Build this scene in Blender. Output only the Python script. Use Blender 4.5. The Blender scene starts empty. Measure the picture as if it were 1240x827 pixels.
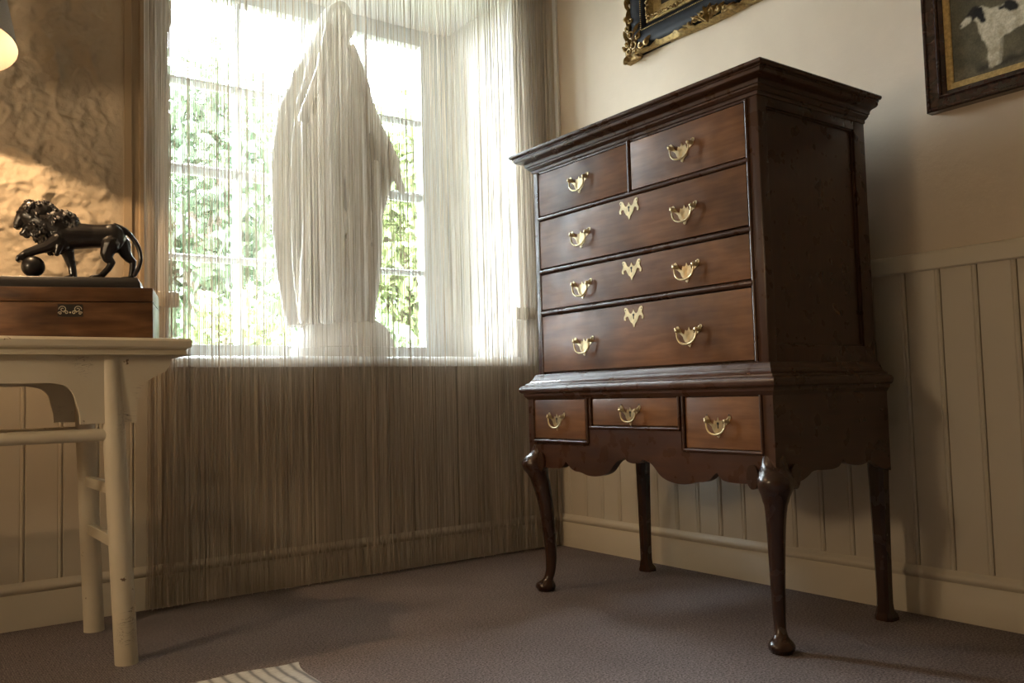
import bpy, bmesh, math, random
import numpy as np
from mathutils import Vector, Matrix, noise

R_ = random.Random(7)
sc = bpy.context.scene
COL = sc.collection

# ------------------------------------------------------------------ camera
cam_d = bpy.data.cameras.new('camera')
cam = bpy.data.objects.new('camera', cam_d)
COL.objects.link(cam)
cam_d.sensor_width = 36.0
cam_d.lens = 1058.4 * 36.0 / 1240.0
cam_d.clip_start = 0.05
_yaw, _pit, _rol = 0.6331, 0.0606, -0.0275
F = Vector((math.sin(_yaw) * math.cos(_pit), math.cos(_yaw) * math.cos(_pit), math.sin(_pit)))
Rt = Vector((math.cos(_yaw), -math.sin(_yaw), 0))
U = Rt.cross(F)
_c, _s = math.cos(_rol), math.sin(_rol)
RR, UU = _c * Rt + _s * U, -_s * Rt + _c * U
m = Matrix.Identity(4)
for i in range(3):
    m[i][0], m[i][1], m[i][2] = RR[i], UU[i], -F[i]
m[0][3], m[1][3], m[2][3] = -2.6383, -3.2654, 0.7107
cam.matrix_world = m
sc.camera = cam

# ------------------------------------------------------------------ world, light, exposure
w = bpy.data.worlds.new('sky')
sc.world = w
w.use_nodes = True
bg = w.node_tree.nodes['Background']
bg.inputs[0].default_value = (0.84, 0.92, 1.0, 1)
bg.inputs[1].default_value = 110.0
sc.view_settings.view_transform = 'Standard'
sc.view_settings.look = 'None'
sc.view_settings.gamma = 1.0
sc.view_settings.exposure = 0.0
sc.view_settings.use_curve_mapping = False
sc.cycles.use_light_tree = True
sc.cycles.use_guiding = True
sc.cycles.sample_clamp_indirect = 6.0
sc.cycles.blur_glossy = 0.5
LAMP_W = 24.0
FILL_W = 29.0  # power of the added, unseen fill lamp at the left


def portal(name, loc, rot, sx, sy):
    l = bpy.data.lights.new(name, 'AREA')
    l.shape = 'RECTANGLE'
    l.size, l.size_y = sx, sy
    l.cycles.is_portal = True
    o = bpy.data.objects.new(name, l)
    o.location = loc
    o.rotation_euler = rot
    COL.objects.link(o)


portal('daylight_portal', (-0.98, 0.74, 1.72), (-math.pi / 2, 0, 0), 1.5, 1.85)


# ------------------------------------------------------------------ materials
def new_mat(name):
    mt = bpy.data.materials.new(name)
    mt.use_nodes = True
    nt = mt.node_tree
    return mt, nt, nt.nodes, nt.links, nt.nodes['Principled BSDF']


def coords(nt, scale=(1, 1, 1), kind='Object'):
    tc = nt.nodes.new('ShaderNodeTexCoord')
    mp = nt.nodes.new('ShaderNodeMapping')
    mp.inputs['Scale'].default_value = scale
    nt.links.new(tc.outputs[kind], mp.inputs['Vector'])
    return mp.outputs[0]


def noise_tex(nt, vec, scale, detail=4, rough=0.55, dist=0.0):
    n = nt.nodes.new('ShaderNodeTexNoise')
    n.inputs['Scale'].default_value = scale
    n.inputs['Detail'].default_value = detail
    n.inputs['Roughness'].default_value = rough
    n.inputs['Distortion'].default_value = dist
    nt.links.new(vec, n.inputs['Vector'])
    return n.outputs['Fac']


def ramp(nt, fac, stops):
    r = nt.nodes.new('ShaderNodeValToRGB')
    el = r.color_ramp.elements
    while len(el) < len(stops):
        el.new(0.5)
    for e, (p, c) in zip(el, stops):
        e.position = p
        e.color = (*c, 1) if len(c) == 3 else c
    nt.links.new(fac, r.inputs[0])
    return r.outputs[0]


def mixc(nt, fac, a, b, mode='MIX'):
    mx = nt.nodes.new('ShaderNodeMix')
    mx.data_type = 'RGBA'
    mx.blend_type = mode
    for sock, val in ((mx.inputs[0], fac), (mx.inputs[6], a), (mx.inputs[7], b)):
        if hasattr(val, 'is_linked'):
            nt.links.new(val, sock)
        elif isinstance(val, (int, float)):
            sock.default_value = val
        else:
            sock.default_value = (*val, 1)
    return mx.outputs[2]


def bump(nt, fac, strength, dist, bsdf):
    b = nt.nodes.new('ShaderNodeBump')
    b.inputs['Strength'].default_value = strength
    b.inputs['Distance'].default_value = dist
    nt.links.new(fac, b.inputs['Height'])
    nt.links.new(b.outputs[0], bsdf.inputs['Normal'])


def wood(name, stretch, dark, mid, light, rough=0.3, coat=0.2, blot=0.5, spec=0.35):
    mt, nt, N, L, B = new_mat(name)
    v = coords(nt, stretch)
    g = noise_tex(nt, v, 4.0, 3, 0.5, 0.25)
    c = ramp(nt, g, [(0.28, dark), (0.5, mid), (0.75, light)])
    v2 = coords(nt)
    f2 = noise_tex(nt, v2, 5.0, 3, 0.5)
    c2 = ramp(nt, f2, [(0.3, (1 - blot, 1 - blot, 1 - blot)), (0.68, (1.15, 1.1, 1.05))])
    L.new(mixc(nt, 1.0, c, c2, 'MULTIPLY'), B.inputs['Base Color'])
    f3 = noise_tex(nt, v2, 18.0, 2, 0.5)
    rr = ramp(nt, f3, [(0.3, (rough * 0.8,) * 3), (0.7, (rough * 1.25,) * 3)])
    L.new(rr, B.inputs['Roughness'])
    B.inputs['Coat Weight'].default_value = coat
    B.inputs['Coat Roughness'].default_value = 0.22
    B.inputs['Specular IOR Level'].default_value = 0.4
    bump(nt, g, 0.04, 0.0005, B)
    B.inputs['Specular IOR Level'].default_value = spec
    return mt


M = {}
_d, _m, _l = (0.044, 0.019, 0.010), (0.054, 0.023, 0.012), (0.066, 0.029, 0.015)
M['case_h'] = wood('dark_oak_horizontal', (14, 1.2, 14), _d, _m, _l, blot=.15)
M['case_v'] = wood('dark_oak_vertical', (14, 14, 1.2), _d, _m, _l, blot=.15)
M['case_x'] = wood('dark_oak_depth', (1.2, 14, 14), _d, _m, _l, blot=.15)
M['drawer'] = wood('drawer_oak', (14, 1.6, 14), (0.135, 0.060, 0.025), (0.180, 0.085, 0.037), (0.230, 0.115, 0.052), 0.42, 0.05, 0.5, 0.22)
M['leg'] = wood('leg_oak', (14, 14, 2), (0.031, 0.013, 0.008), (0.036, 0.016, 0.009), (0.041, 0.018, 0.010), 0.24, 0.4, 0.1)
M['walnut'] = wood('walnut', (1.5, 14, 9), (0.060, 0.027, 0.012), (0.13, 0.062, 0.027), (0.21, 0.11, 0.05), 0.4, 0.1, 0.45)
M['frame_wood'] = wood('frame_rosewood', (9, 9, 9), (0.012, 0.006, 0.006), (0.03, 0.013, 0.010), (0.055, 0.025, 0.017), 0.22, 0.5, 0.2)


def plaster(name, col, var=0.06, bs=0.25, scale=40, rough=0.85):
    mt, nt, N, L, B = new_mat(name)
    v = coords(nt)
    f = noise_tex(nt, v, 2.2, 4, 0.6)
    c = ramp(nt, f, [(0.3, tuple(x * (1 - var) for x in col)), (0.7, tuple(min(1, x * (1 + var)) for x in col))])
    L.new(c, B.inputs['Base Color'])
    B.inputs['Roughness'].default_value = rough
    f2 = noise_tex(nt, v, scale, 5, 0.65)
    bump(nt, f2, bs, 0.004, B)
    return mt


M['plaster'] = plaster('cream_plaster', (0.64, 0.545, 0.43))
M['far_wall'] = plaster('deep_buff_plaster', (0.36, 0.29, 0.21))
M['ceiling'] = plaster('ceiling_paint', (0.70, 0.66, 0.58))
M['reveal'] = plaster('white_reveal_plaster', (0.84, 0.80, 0.76), 0.03, 0.2)
M['stone'] = plaster('rough_painted_stone', (0.52, 0.435, 0.325), 0.16, 0.7, 70)
M['panel'] = plaster('painted_panelling', (0.60, 0.54, 0.44), 0.04, 0.08, 90, 0.5)
M['trim'] = plaster('painted_trim', (0.63, 0.57, 0.465), 0.04, 0.06, 80, 0.45)
M['sash'] = plaster('white_sash_paint', (0.80, 0.80, 0.80), 0.03, 0.05, 80, 0.4)
M['architrave'] = plaster('buff_architrave', (0.42, 0.32, 0.21), 0.06, 0.1, 80, 0.5)

# painted table with chips and cracks
mt, nt, N, L, B = new_mat('worn_cream_paint')
v = coords(nt)
base = ramp(nt, noise_tex(nt, v, 3, 4, 0.6), [(0.3, (0.56, 0.49, 0.37)), (0.7, (0.66, 0.59, 0.46))])
chip = ramp(nt, noise_tex(nt, v, 22, 5, 0.7), [(0.66, (0, 0, 0)), (0.69, (1, 1, 1))])
v3 = coords(nt, (0.6, 5, 5))
crack = ramp(nt, noise_tex(nt, v3, 9, 3, 0.6, 2.0), [(0.488, (0, 0, 0)), (0.498, (1, 1, 1)), (0.503, (1, 1, 1)), (0.512, (0, 0, 0))])
patch = ramp(nt, noise_tex(nt, v, 5.0, 2, 0.5), [(0.585, (0, 0, 0)), (0.64, (1, 1, 1))])
cm = mixc(nt, 1.0, crack, patch, 'MULTIPLY')
c1 = mixc(nt, chip, base, (0.16, 0.10, 0.06))
c2 = mixc(nt, cm, c1, (0.10, 0.065, 0.04))
L.new(c2, B.inputs['Base Color'])
B.inputs['Roughness'].default_value = 0.5
bump(nt, chip, 0.3, -0.001, B)
M['table'] = mt

# carpet
mt, nt, N, L, B = new_mat('mauve_grey_carpet')
v = coords(nt)
f1 = noise_tex(nt, v, 170, 3, 0.75)
f2 = noise_tex(nt, v, 3, 3, 0.6)
vv = nt.nodes.new('ShaderNodeTexWave')
vv.wave_type = 'BANDS'
vv.inputs['Scale'].default_value = 55
vv.inputs['Distortion'].default_value = 5.0
vv.inputs['Detail'].default_value = 2
vv.inputs['Detail Scale'].default_value = 6
L.new(v, vv.inputs['Vector'])
ca = ramp(nt, f1, [(0.36, (0.085, 0.070, 0.069)), (0.64, (0.33, 0.280, 0.276))])
cb = ramp(nt, vv.outputs['Fac'], [(0.1, (0.78, 0.78, 0.78)), (0.9, (1.12, 1.12, 1.12))])
cc = ramp(nt, f2, [(0.3, (0.9, 0.9, 0.9)), (0.7, (1.08, 1.08, 1.08))])
L.new(mixc(nt, 1.0, mixc(nt, 1.0, ca, cb, 'MULTIPLY'), cc, 'MULTIPLY'), B.inputs['Base Color'])
B.inputs['Roughness'].default_value = 0.95
B.inputs['Specular IOR Level'].default_value = 0.1
bump(nt, f1, 0.6, 0.004, B)
M['carpet'] = mt


def simple(name, col, rough=0.5, metal=0.0, coat=0.0, var=0.15, scale=30, bs=0.0):
    mt, nt, N, L, B = new_mat(name)
    v = coords(nt)
    f = noise_tex(nt, v, scale, 4, 0.6)
    c = ramp(nt, f, [(0.3, tuple(x * (1 - var) for x in col)), (0.7, tuple(min(1, x * (1 + var)) for x in col))])
    L.new(c, B.inputs['Base Color'])
    B.inputs['Roughness'].default_value = rough
    B.inputs['Metallic'].default_value = metal
    B.inputs['Coat Weight'].default_value = coat
    if bs:
        bump(nt, f, bs, 0.003, B)
    return mt


M['brass'] = simple('old_brass', (0.68, 0.57, 0.34), 0.30, 0.75, 0, 0.22, 60)
M['brass_dark'] = simple('tarnished_brass', (0.38, 0.27, 0.12), 0.35, 0.8, 0, 0.4, 90)
M['black'] = simple('keyhole_black', (0.006, 0.005, 0.004), 0.7)
M['bronze'] = simple('black_bronze', (0.012, 0.009, 0.009), 0.33, 0.0, 0.35, 0.35, 25, 0.15)
M['black_marble'] = simple('black_base', (0.012, 0.010, 0.010), 0.35, 0, 0.2)
M['gilt'] = simple('worn_gilt', (0.30, 0.20, 0.075), 0.45, 0.55, 0, 0.5, 70, 0.2)
M['gilt_pale'] = simple('pale_gilt', (0.42, 0.30, 0.12), 0.40, 0.4, 0, 0.3, 90)
M['frame_black'] = simple('black_lacquer', (0.007, 0.007, 0.009), 0.6, 0, 0.0, 0.3, 40)
M['frame_black'].node_tree.nodes['Principled BSDF'].inputs['Specular IOR Level'].default_value = 0.15
M['shade_out'] = simple('grey_lamp_shade', (0.42, 0.40, 0.38), 0.8, 0, 0, 0.1, 200, 0.1)
M['shade_in'] = simple('peach_lamp_lining', (0.048, 0.034, 0.025), 0.9, 0, 0, 0.03)
M['lamp_metal'] = simple('lamp_metal', (0.30, 0.22, 0.12), 0.35, 0.9)
M['statue'] = simple('white_painted_plaster', (0.84, 0.80, 0.75), 0.7, 0, 0, 0.08, 9, 0.15)
M['bark'] = simple('bark', (0.10, 0.075, 0.05), 0.9, 0, 0, 0.4, 20, 0.5)
M['grass'] = simple('lawn_grass', (0.12, 0.13, 0.07), 0.9, 0, 0, 0.3, 12, 0.4)
M['inlay_black'] = simple('ebony_plate', (0.02, 0.015, 0.012), 0.4)
M['inlay_white'] = simple('bone_inlay', (0.55, 0.50, 0.38), 0.5)


def leaf_mat(name, c0, c1):
    mt, nt, N, L, B = new_mat(name)
    v = coords(nt)
    f = noise_tex(nt, v, 2.5, 4, 0.7)
    c = ramp(nt, f, [(0.3, c0), (0.7, c1)])
    L.new(c, B.inputs['Base Color'])
    B.inputs['Roughness'].default_value = 0.5
    tr = N.new('ShaderNodeBsdfTranslucent')
    L.new(c, tr.inputs[0])
    ms = N.new('ShaderNodeMixShader')
    ms.inputs[0].default_value = 0.35
    L.new(B.outputs[0], ms.inputs[1])
    L.new(tr.outputs[0], ms.inputs[2])
    L.new(ms.outputs[0], N['Material Output'].inputs[0])
    return mt


M['leaf_dark'] = leaf_mat('dark_green_leaves', (0.034, 0.052, 0.028), (0.075, 0.105, 0.055))
M['leaf_mid'] = leaf_mat('mid_green_leaves', (0.038, 0.058, 0.025), (0.095, 0.125, 0.055))
M['leaf_bright'] = leaf_mat('yellow_green_leaves', (0.065, 0.085, 0.028), (0.15, 0.18, 0.065))

# curtain strings: matte and a little translucent
mt, nt, N, L, B = new_mat('ecru_string')
v = coords(nt, (160, 1, 2))
c = ramp(nt, noise_tex(nt, v, 1.0, 2, 0.5), [(0.3, (0.48, 0.41, 0.33)), (0.62, (0.88, 0.81, 0.72))])
L.new(c, B.inputs['Base Color'])
B.inputs['Roughness'].default_value = 0.9
tr = N.new('ShaderNodeBsdfTranslucent')
L.new(c, tr.inputs[0])
ms = N.new('ShaderNodeMixShader')
ms.inputs[0].default_value = 0.6
L.new(B.outputs[0], ms.inputs[1])
L.new(tr.outputs[0], ms.inputs[2])
L.new(ms.outputs[0], N['Material Output'].inputs[0])
M['string'] = mt

# window glass: thin clear pane
mt, nt, N, L, B = new_mat('window_glass')
tp = N.new('ShaderNodeBsdfTransparent')
tp.inputs[0].default_value = (0.96, 0.98, 0.97, 1)
gl = N.new('ShaderNodeBsdfGlossy')
gl.inputs['Roughness'].default_value = 0.03
fr = N.new('ShaderNodeFresnel')
fr.inputs[0].default_value = 1.45
ms = N.new('ShaderNodeMixShader')
L.new(fr.outputs[0], ms.inputs[0])
L.new(tp.outputs[0], ms.inputs[1])
L.new(gl.outputs[0], ms.inputs[2])
L.new(ms.outputs[0], N['Material Output'].inputs[0])
M['glass'] = mt

mt, nt, N, L, B = new_mat('lit_bulb')
B.inputs['Base Color'].default_value = (1, 0.9, 0.75, 1)
B.inputs['Emission Color'].default_value = (1.0, 0.62, 0.30, 1)
B.inputs['Emission Strength'].default_value = 5.0
mt.cycles.emission_sampling = 'NONE'
M['bulb'] = mt

# rug weave
mt, nt, N, L, B = new_mat('grey_white_weave')
v = coords(nt, (1, 1, 1))
wv = N.new('ShaderNodeTexWave')
wv.wave_type = 'BANDS'
wv.bands_direction = 'X'
wv.inputs['Scale'].default_value = 9
wv.inputs['Distortion'].default_value = 1.5
L.new(v, wv.inputs['Vector'])
fine = noise_tex(nt, coords(nt, (40, 260, 1)), 1.0, 3, 0.7)
ca = ramp(nt, wv.outputs['Fac'], [(0.0, (0.24, 0.24, 0.25)), (0.3, (0.52, 0.52, 0.50)), (0.8, (0.62, 0.62, 0.60))])
cb = ramp(nt, fine, [(0.3, (0.72, 0.72, 0.72)), (0.7, (1.15, 1.15, 1.15))])
L.new(mixc(nt, 1.0, ca, cb, 'MULTIPLY'), B.inputs['Base Color'])
B.inputs['Roughness'].default_value = 0.95
bump(nt, fine, 0.5, 0.003, B)
M['rug'] = mt


def attr_mat(name, rough):
    mt, nt, N, L, B = new_mat(name)
    a = N.new('ShaderNodeVertexColor')
    a.layer_name = 'paint'
    v = coords(nt)
    f = noise_tex(nt, v, 160, 4, 0.7)
    c = ramp(nt, f, [(0.3, (0.75, 0.75, 0.75)), (0.7, (1.2, 1.2, 1.2))])
    L.new(mixc(nt, 1.0, a.outputs[0], c, 'MULTIPLY'), B.inputs['Base Color'])
    B.inputs['Roughness'].default_value = rough
    bump(nt, f, 0.1, 0.001, B)
    return mt


M['canvas'] = attr_mat('oil_on_canvas', 0.75)
M['canvas'].node_tree.nodes['Principled BSDF'].inputs['Specular IOR Level'].default_value = 0.15


# ------------------------------------------------------------------ mesh helpers
def finish(me, mat, smooth=True, angle=35):
    if mat is not None:
        for k in (mat if isinstance(mat, (list, tuple)) else [mat]):
            me.materials.append(k)
    if smooth:
        me.polygons.foreach_set('use_smooth', [True] * len(me.polygons))
        me.set_sharp_from_angle(angle=math.radians(angle))
    me.update()


def root_of(o):
    while o.parent:
        o = o.parent
    return o


def link(name, me, parent=None, at=None):
    o = bpy.data.objects.new(name, me)
    COL.objects.link(o)
    if parent is not None:
        o.parent = parent
    if at is not None:
        base = root_of(o).location if parent is not None else Vector((0, 0, 0))
        o.location = Vector(at) - base
    return o


def obj(name, bm, mat, parent=None, smooth=True, angle=35):
    """bm is in world coordinates; the object lands there whatever its parent's base."""
    bmesh.ops.recalc_face_normals(bm, faces=bm.faces)
    if parent is not None:
        off = root_of(parent).location
        bmesh.ops.translate(bm, verts=bm.verts, vec=-off)
    me = bpy.data.meshes.new(name)
    bm.to_mesh(me)
    bm.free()
    finish(me, mat, smooth, angle)
    return link(name, me, parent)


def tag(o, label=None, cat=None, group=None, kind=None):
    for k, val in (('label', label), ('category', cat), ('group', group), ('kind', kind)):
        if val:
            o[k] = val
    return o


def thing(name, loc, label, cat, group=None):
    o = bpy.data.objects.new(name, None)
    o.empty_display_size = 0.05
    o.location = loc
    COL.objects.link(o)
    return tag(o, label, cat, group)


def box(bm, x0, x1, y0, y1, z0, z1, bev=0.0, seg=2):
    vs = [bm.verts.new((x, y, z)) for x in (x0, x1) for y in (y0, y1) for z in (z0, z1)]
    fs = []
    for q in ((0, 1, 3, 2), (4, 6, 7, 5), (0, 4, 5, 1), (2, 3, 7, 6), (0, 2, 6, 4), (1, 5, 7, 3)):
        fs.append(bm.faces.new([vs[i] for i in q]))
    if bev:
        ed = list({e for f in fs for e in f.edges})
        bmesh.ops.bevel(bm, geom=ed, offset=bev, segments=seg, affect='EDGES', profile=0.6)


def BM():
    return bmesh.new()


def boxobj(name, b, mat, parent=None, bev=0.0):
    bm = BM()
    box(bm, *b, bev=bev)
    return obj(name, bm, mat, parent)


def ring_loft(bm, rings, cap=True, closed=True):
    R = [[bm.verts.new(p) for p in r] for r in rings]
    n = len(R[0])
    for a, b in zip(R, R[1:]):
        for i in range(n if closed else n - 1):
            j = (i + 1) % n
            bm.faces.new((a[i], a[j], b[j], b[i]))
    if cap:
        bm.faces.new(R[0][::-1])
        bm.faces.new(R[-1])


def tube(bm, pts, rad, n=10, cap=True):
    pts = [Vector(p) for p in pts]
    if not hasattr(rad, '__len__'):
        rad = [rad] * len(pts)
    rings = []
    up = None
    for i, p in enumerate(pts):
        t = (pts[min(i + 1, len(pts) - 1)] - pts[max(i - 1, 0)]).normalized()
        if up is None:
            up = Vector((0, 0, 1)) if abs(t.z) < 0.9 else Vector((1, 0, 0))
        a = (up - t * up.dot(t)).normalized()
        up = a
        b = t.cross(a)
        rings.append([p + (a * math.cos(2 * math.pi * k / n) + b * math.sin(2 * math.pi * k / n)) * rad[i] for k in range(n)])
    ring_loft(bm, rings, cap)


def lathe(bm, prof, cx, cy, n=24, cap=True):
    ring_loft(bm, [[(cx + r * math.cos(2 * math.pi * k / n), cy + r * math.sin(2 * math.pi * k / n), z) for k in range(n)] for r, z in prof], cap)


def prism(bm, poly, t0, t1, to3):
    a = [bm.verts.new(to3(u, v_, t0)) for u, v_ in poly]
    b = [bm.verts.new(to3(u, v_, t1)) for u, v_ in poly]
    n = len(poly)
    bm.faces.new(a)
    bm.faces.new(b[::-1])
    for i in range(n):
        j = (i + 1) % n
        bm.faces.new((a[i], b[i], b[j], a[j]))


class Blob:
    """many overlapping spheres, gathered fast, to be fused by a voxel remesh"""
    ICO = {}

    def __init__(self):
        self.v, self.f, self.n = [], [], 0
        self.bm = bmesh.new()

    @classmethod
    def ico(cls, sub):
        if sub not in cls.ICO:
            b = bmesh.new()
            bmesh.ops.create_icosphere(b, subdivisions=sub, radius=1)
            b.verts.index_update()
            cls.ICO[sub] = (np.array([v.co[:] for v in b.verts]), np.array([[v.index for v in f.verts] for f in b.faces]))
            b.free()
        return cls.ICO[sub]

    def add(self, c, r, sub):
        V_, F_ = self.ico(sub)
        self.v.append(V_ * np.array(r) + np.array(c))
        self.f.append(F_ + self.n)
        self.n += len(V_)

    def mesh(self, off):
        self.bm.verts.index_update()
        vs = [v.co[:] for v in self.bm.verts]
        fs = [tuple(v.index + self.n for v in f.verts) for f in self.bm.faces]
        V_ = np.concatenate(self.v + ([np.array(vs)] if vs else [])) - np.array(off)
        me = bpy.data.meshes.new('tmp')
        me.from_pydata(V_.tolist(), [], np.concatenate(self.f).tolist() + fs)
        self.bm.free()
        return me


def ball(bm, c, r, sub=2, rot=None):
    if not hasattr(r, '__len__'):
        r = (r, r, r)
    if isinstance(bm, Blob):
        bm.add(tuple(c), r, sub)
        return
    mm = Matrix.Translation(Vector(c)) @ (rot.to_4x4() if rot else Matrix.Identity(4)) @ Matrix.Diagonal((*r, 1))
    bmesh.ops.create_icosphere(bm, subdivisions=sub, radius=1, matrix=mm)


def limb(bm, pts, step=0.35, sub=2, squash=1.0):
    """row of spheres along (point, radius) pairs, for a later voxel remesh"""
    for (p, r), (q, s) in zip(pts, pts[1:]):
        p, q = Vector(p), Vector(q)
        k = max(2, int((q - p).length / (min(r, s) * step)) + 1)
        for i in range(k + 1):
            t = i / k
            rr = r + (s - r) * t
            ball(bm, p.lerp(q, t), (rr, rr * squash, rr), sub)


def remesh(name, bm, voxel, smooth_it, mat, parent):
    off = root_of(parent).location
    me = bm.mesh(off)
    o = bpy.data.objects.new('tmp', me)
    COL.objects.link(o)
    r = o.modifiers.new('r', 'REMESH')
    r.mode = 'VOXEL'
    r.voxel_size = voxel
    s = o.modifiers.new('s', 'SMOOTH')
    s.factor = 0.5
    s.iterations = smooth_it
    dg = bpy.context.evaluated_depsgraph_get()
    dg.update()
    res = bpy.data.meshes.new_from_object(o.evaluated_get(dg))
    res.name = name
    bpy.data.objects.remove(o)
    bpy.data.meshes.remove(me)
    res.materials.clear()
    finish(res, mat, True, 180)
    return link(name, res, parent)


def crom(pts, k=6):
    """Catmull-Rom through pts"""
    P = [Vector(p) for p in pts]
    P = [P[0] * 2 - P[1]] + P + [P[-1] * 2 - P[-2]]
    out = []
    for i in range(1, len(P) - 2):
        for j in range(k):
            t = j / k
            a, b, c, d = P[i - 1], P[i], P[i + 1], P[i + 2]
            out.append(0.5 * ((2 * b) + (c - a) * t + (2 * a - 5 * b + 4 * c - d) * t * t + (3 * b - a - 3 * c + d) * t ** 3))
    out.append(P[-2])
    return out


def extrude_y(bm, prof, y0, y1):
    """profile of (x,z) swept along y"""
    prism(bm, prof, y0, y1, lambda u, v_, t: (u, t, v_))


def extrude_x(bm, prof, x0, x1):
    """profile of (y,z) swept along x"""
    prism(bm, prof, x0, x1, lambda u, v_, t: (t, u, v_))


# ================================================================== SETTING
XL, YB, ZC = -4.3, -5.2, 2.95
WXL, WXR, WZ0, WZ1, WT = -1.775, -0.19, 0.842, 2.62, 0.70
st = lambda o: tag(o, kind='structure')

st(boxobj('floor', (XL - .1, .1, YB - .1, 0.1, -0.12, 0), M['carpet']))
st(boxobj('ceiling', (XL - .2, .2, YB - .2, WT, ZC, ZC + .12), M['ceiling']))
# right wall
wall_right = st(boxobj('wall_right', (0, 0.2, YB, WT, -0.1, ZC), M['plaster']))
# window wall with its deep opening
bm = BM()
box(bm, XL, WXL, 0, WT, -0.1, ZC)
box(bm, WXR, 0, 0, WT, -0.1, ZC)
box(bm, WXL, WXR, 0, WT, -0.1, WZ0)
box(bm, WXL, WXR, 0, WT, WZ1, ZC)
wall_back = st(obj('wall_back', bm, M['reveal'], smooth=False))
st(boxobj('wall_left', (XL - .2, XL, YB, WT, -0.1, ZC), M['far_wall']))
st(boxobj('wall_front', (XL - .2, .2, YB - .2, YB, -0.1, ZC), M['far_wall']))

# rough painted rubble stone, left of the window, above the panelling
def stone_h(x, z):
    q = Vector((x * 3.1, z * 4.6, 1.7))
    q += Vector((noise.noise(Vector((x * 5, z * 5, 3))), noise.noise(Vector((x * 5, z * 5, 9))), 0)) * 0.35
    d, _ = noise.voronoi(q)
    edge = min(1.0, (d[1] - d[0]) * 2.6)
    h = 0.022 * (edge ** 0.6)
    h += 0.020 * noise.fractal(Vector((x * 9, z * 9, 0.3)), 1.0, 2.0, 5)
    rid = 1 - abs(noise.noise(Vector((x * 7 + 3, z * 7, 5.1)))) * 2.6
    h += 0.013 * max(0, rid) ** 3
    h += 0.005 * noise.noise(Vector((x * 38, z * 45, 2)))
    h += 0.007 * noise.fractal(Vector((x * 24, z * 24, 6.0)), 0.8, 2.1, 3)
    r2 = 1 - abs(noise.noise(Vector((x * 15 + 8, z * 13, 2.4)))) * 5
    h += 0.008 * max(0, r2) ** 2 * max(0, noise.noise(Vector((x * 4, z * 4, 7))) + .25)
    fade = min(1.0, max(0.0, (-1.935 - x) / 0.06))
    return 0.004 + (h * .72 * fade + 0.010 * (1 - fade))


def grid(bm, xs, zs, fn):
    V = [[bm.verts.new((x, -0.004 - max(0.0, fn(x, z)), z)) for x in xs] for z in zs]
    for i in range(len(zs) - 1):
        for j in range(len(xs) - 1):
            bm.faces.new((V[i][j], V[i][j + 1], V[i + 1][j + 1], V[i + 1][j]))


bm = BM()
xs = list(np.linspace(XL, -2.75, 60)) + list(np.linspace(-2.744, -1.925, 180))
grid(bm, xs, list(np.linspace(1.10, ZC, 400)), stone_h)
obj('stone_plaster', bm, M['stone'], wall_back, angle=180)

# architrave strip between stone and curtain
bm = BM()
extrude = [(-1.932, 0), (-1.932, -.030), (-1.908, -.034), (-1.905, -.026), (-1.884, -.026), (-1.880, -.036), (-1.868, -.036), (-1.866, 0)]
prism(bm, extrude, 1.12, ZC, lambda u, v_, t: (u, v_, t))
st(obj('trim_1', bm, M['architrave']))
# slim white corner strip where the curtain ends at the right wall
st(boxobj('trim_2', (-0.014, 0.0, -0.112, -0.088, 1.12, ZC), M['sash'], bev=.002))

# chair rails
def rail_prof(s):
    return [(0, 1.058), (s * .020, 1.058), (s * .024, 1.062), (s * .024, 1.104), (s * .020, 1.112), (0, 1.118)]


bm = BM()
extrude_y(bm, rail_prof(-1), -4.9, -0.03)
st(obj('trim_3', bm, M['trim']))
bm = BM()
extrude_x(bm, rail_prof(-1), -0.232, -0.0)
st(obj('trim_4', bm, M['trim']))
bm = BM()
extrude_x(bm, rail_prof(-1), XL, -1.745)
st(obj('trim_5', bm, M['trim']))

# skirting boards with a torus bead
def skirt(s):
    return [(0, 0), (s * .020, 0), (s * .020, .108), (s * .017, .112), (s * .021, .116), (s * .027, .122), (s * .028, .130), (s * .024, .138),
            (s * .017, .142), (s * .014, .148), (0, .150)]


bm = BM()
extrude_y(bm, skirt(-1), YB, 0)
st(obj('baseboard_right', bm, M['trim'], angle=50))
bm = BM()
extrude_x(bm, skirt(-1), XL, 0)
st(obj('baseboard_back', bm, M['trim'], angle=50))

# tongue and groove boards, each its own piece
def board_mesh(name, w_, h_):
    bm = BM()
    # local: u along the wall (0..w_), t out of the wall, z up; beaded edge on one side
    prof = [(0.0015, 0), (0.0015, .007), (.004, .011), (w_ - .016, .011), (w_ - .0135, .0085), (w_ - .011, .0105), (w_ - .006, .0115), (w_ - .0015, .008), (w_ - .0015, 0)]
    prism(bm, prof, 0, h_, lambda u, v_, t: (u, v_, t))
    bmesh.ops.recalc_face_normals(bm, faces=bm.faces)
    me = bpy.data.meshes.new(name)
    bm.to_mesh(me)
    bm.free()
    finish(me, M['panel'], True, 25)
    return me


BW = 0.1115
me_hi = board_mesh('board', BW, 1.058 - 0.145)
me_lo = board_mesh('board', BW, 0.842 - 0.145)
y = -0.004
while y - BW > -3.7:
    o = link('board', me_hi, wall_right)
    o.rotation_euler = (0, 0, -math.pi / 2)
    # local u -> -y, local t -> +x after -90 deg turn: mirror by scale so it faces the room
    o.scale = (1, -1, 1)
    o.location = (0, y, 0.145)
    y -= BW
x = -0.002
while x - BW > -3.4:
    xa = x - BW
    low = xa < WXR and x > WXL
    o = link('board', me_lo if low else me_hi, wall_back)
    o.scale = (1, -1, 1)
    o.location = (xa, 0, 0.145)
    x -= BW
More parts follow.
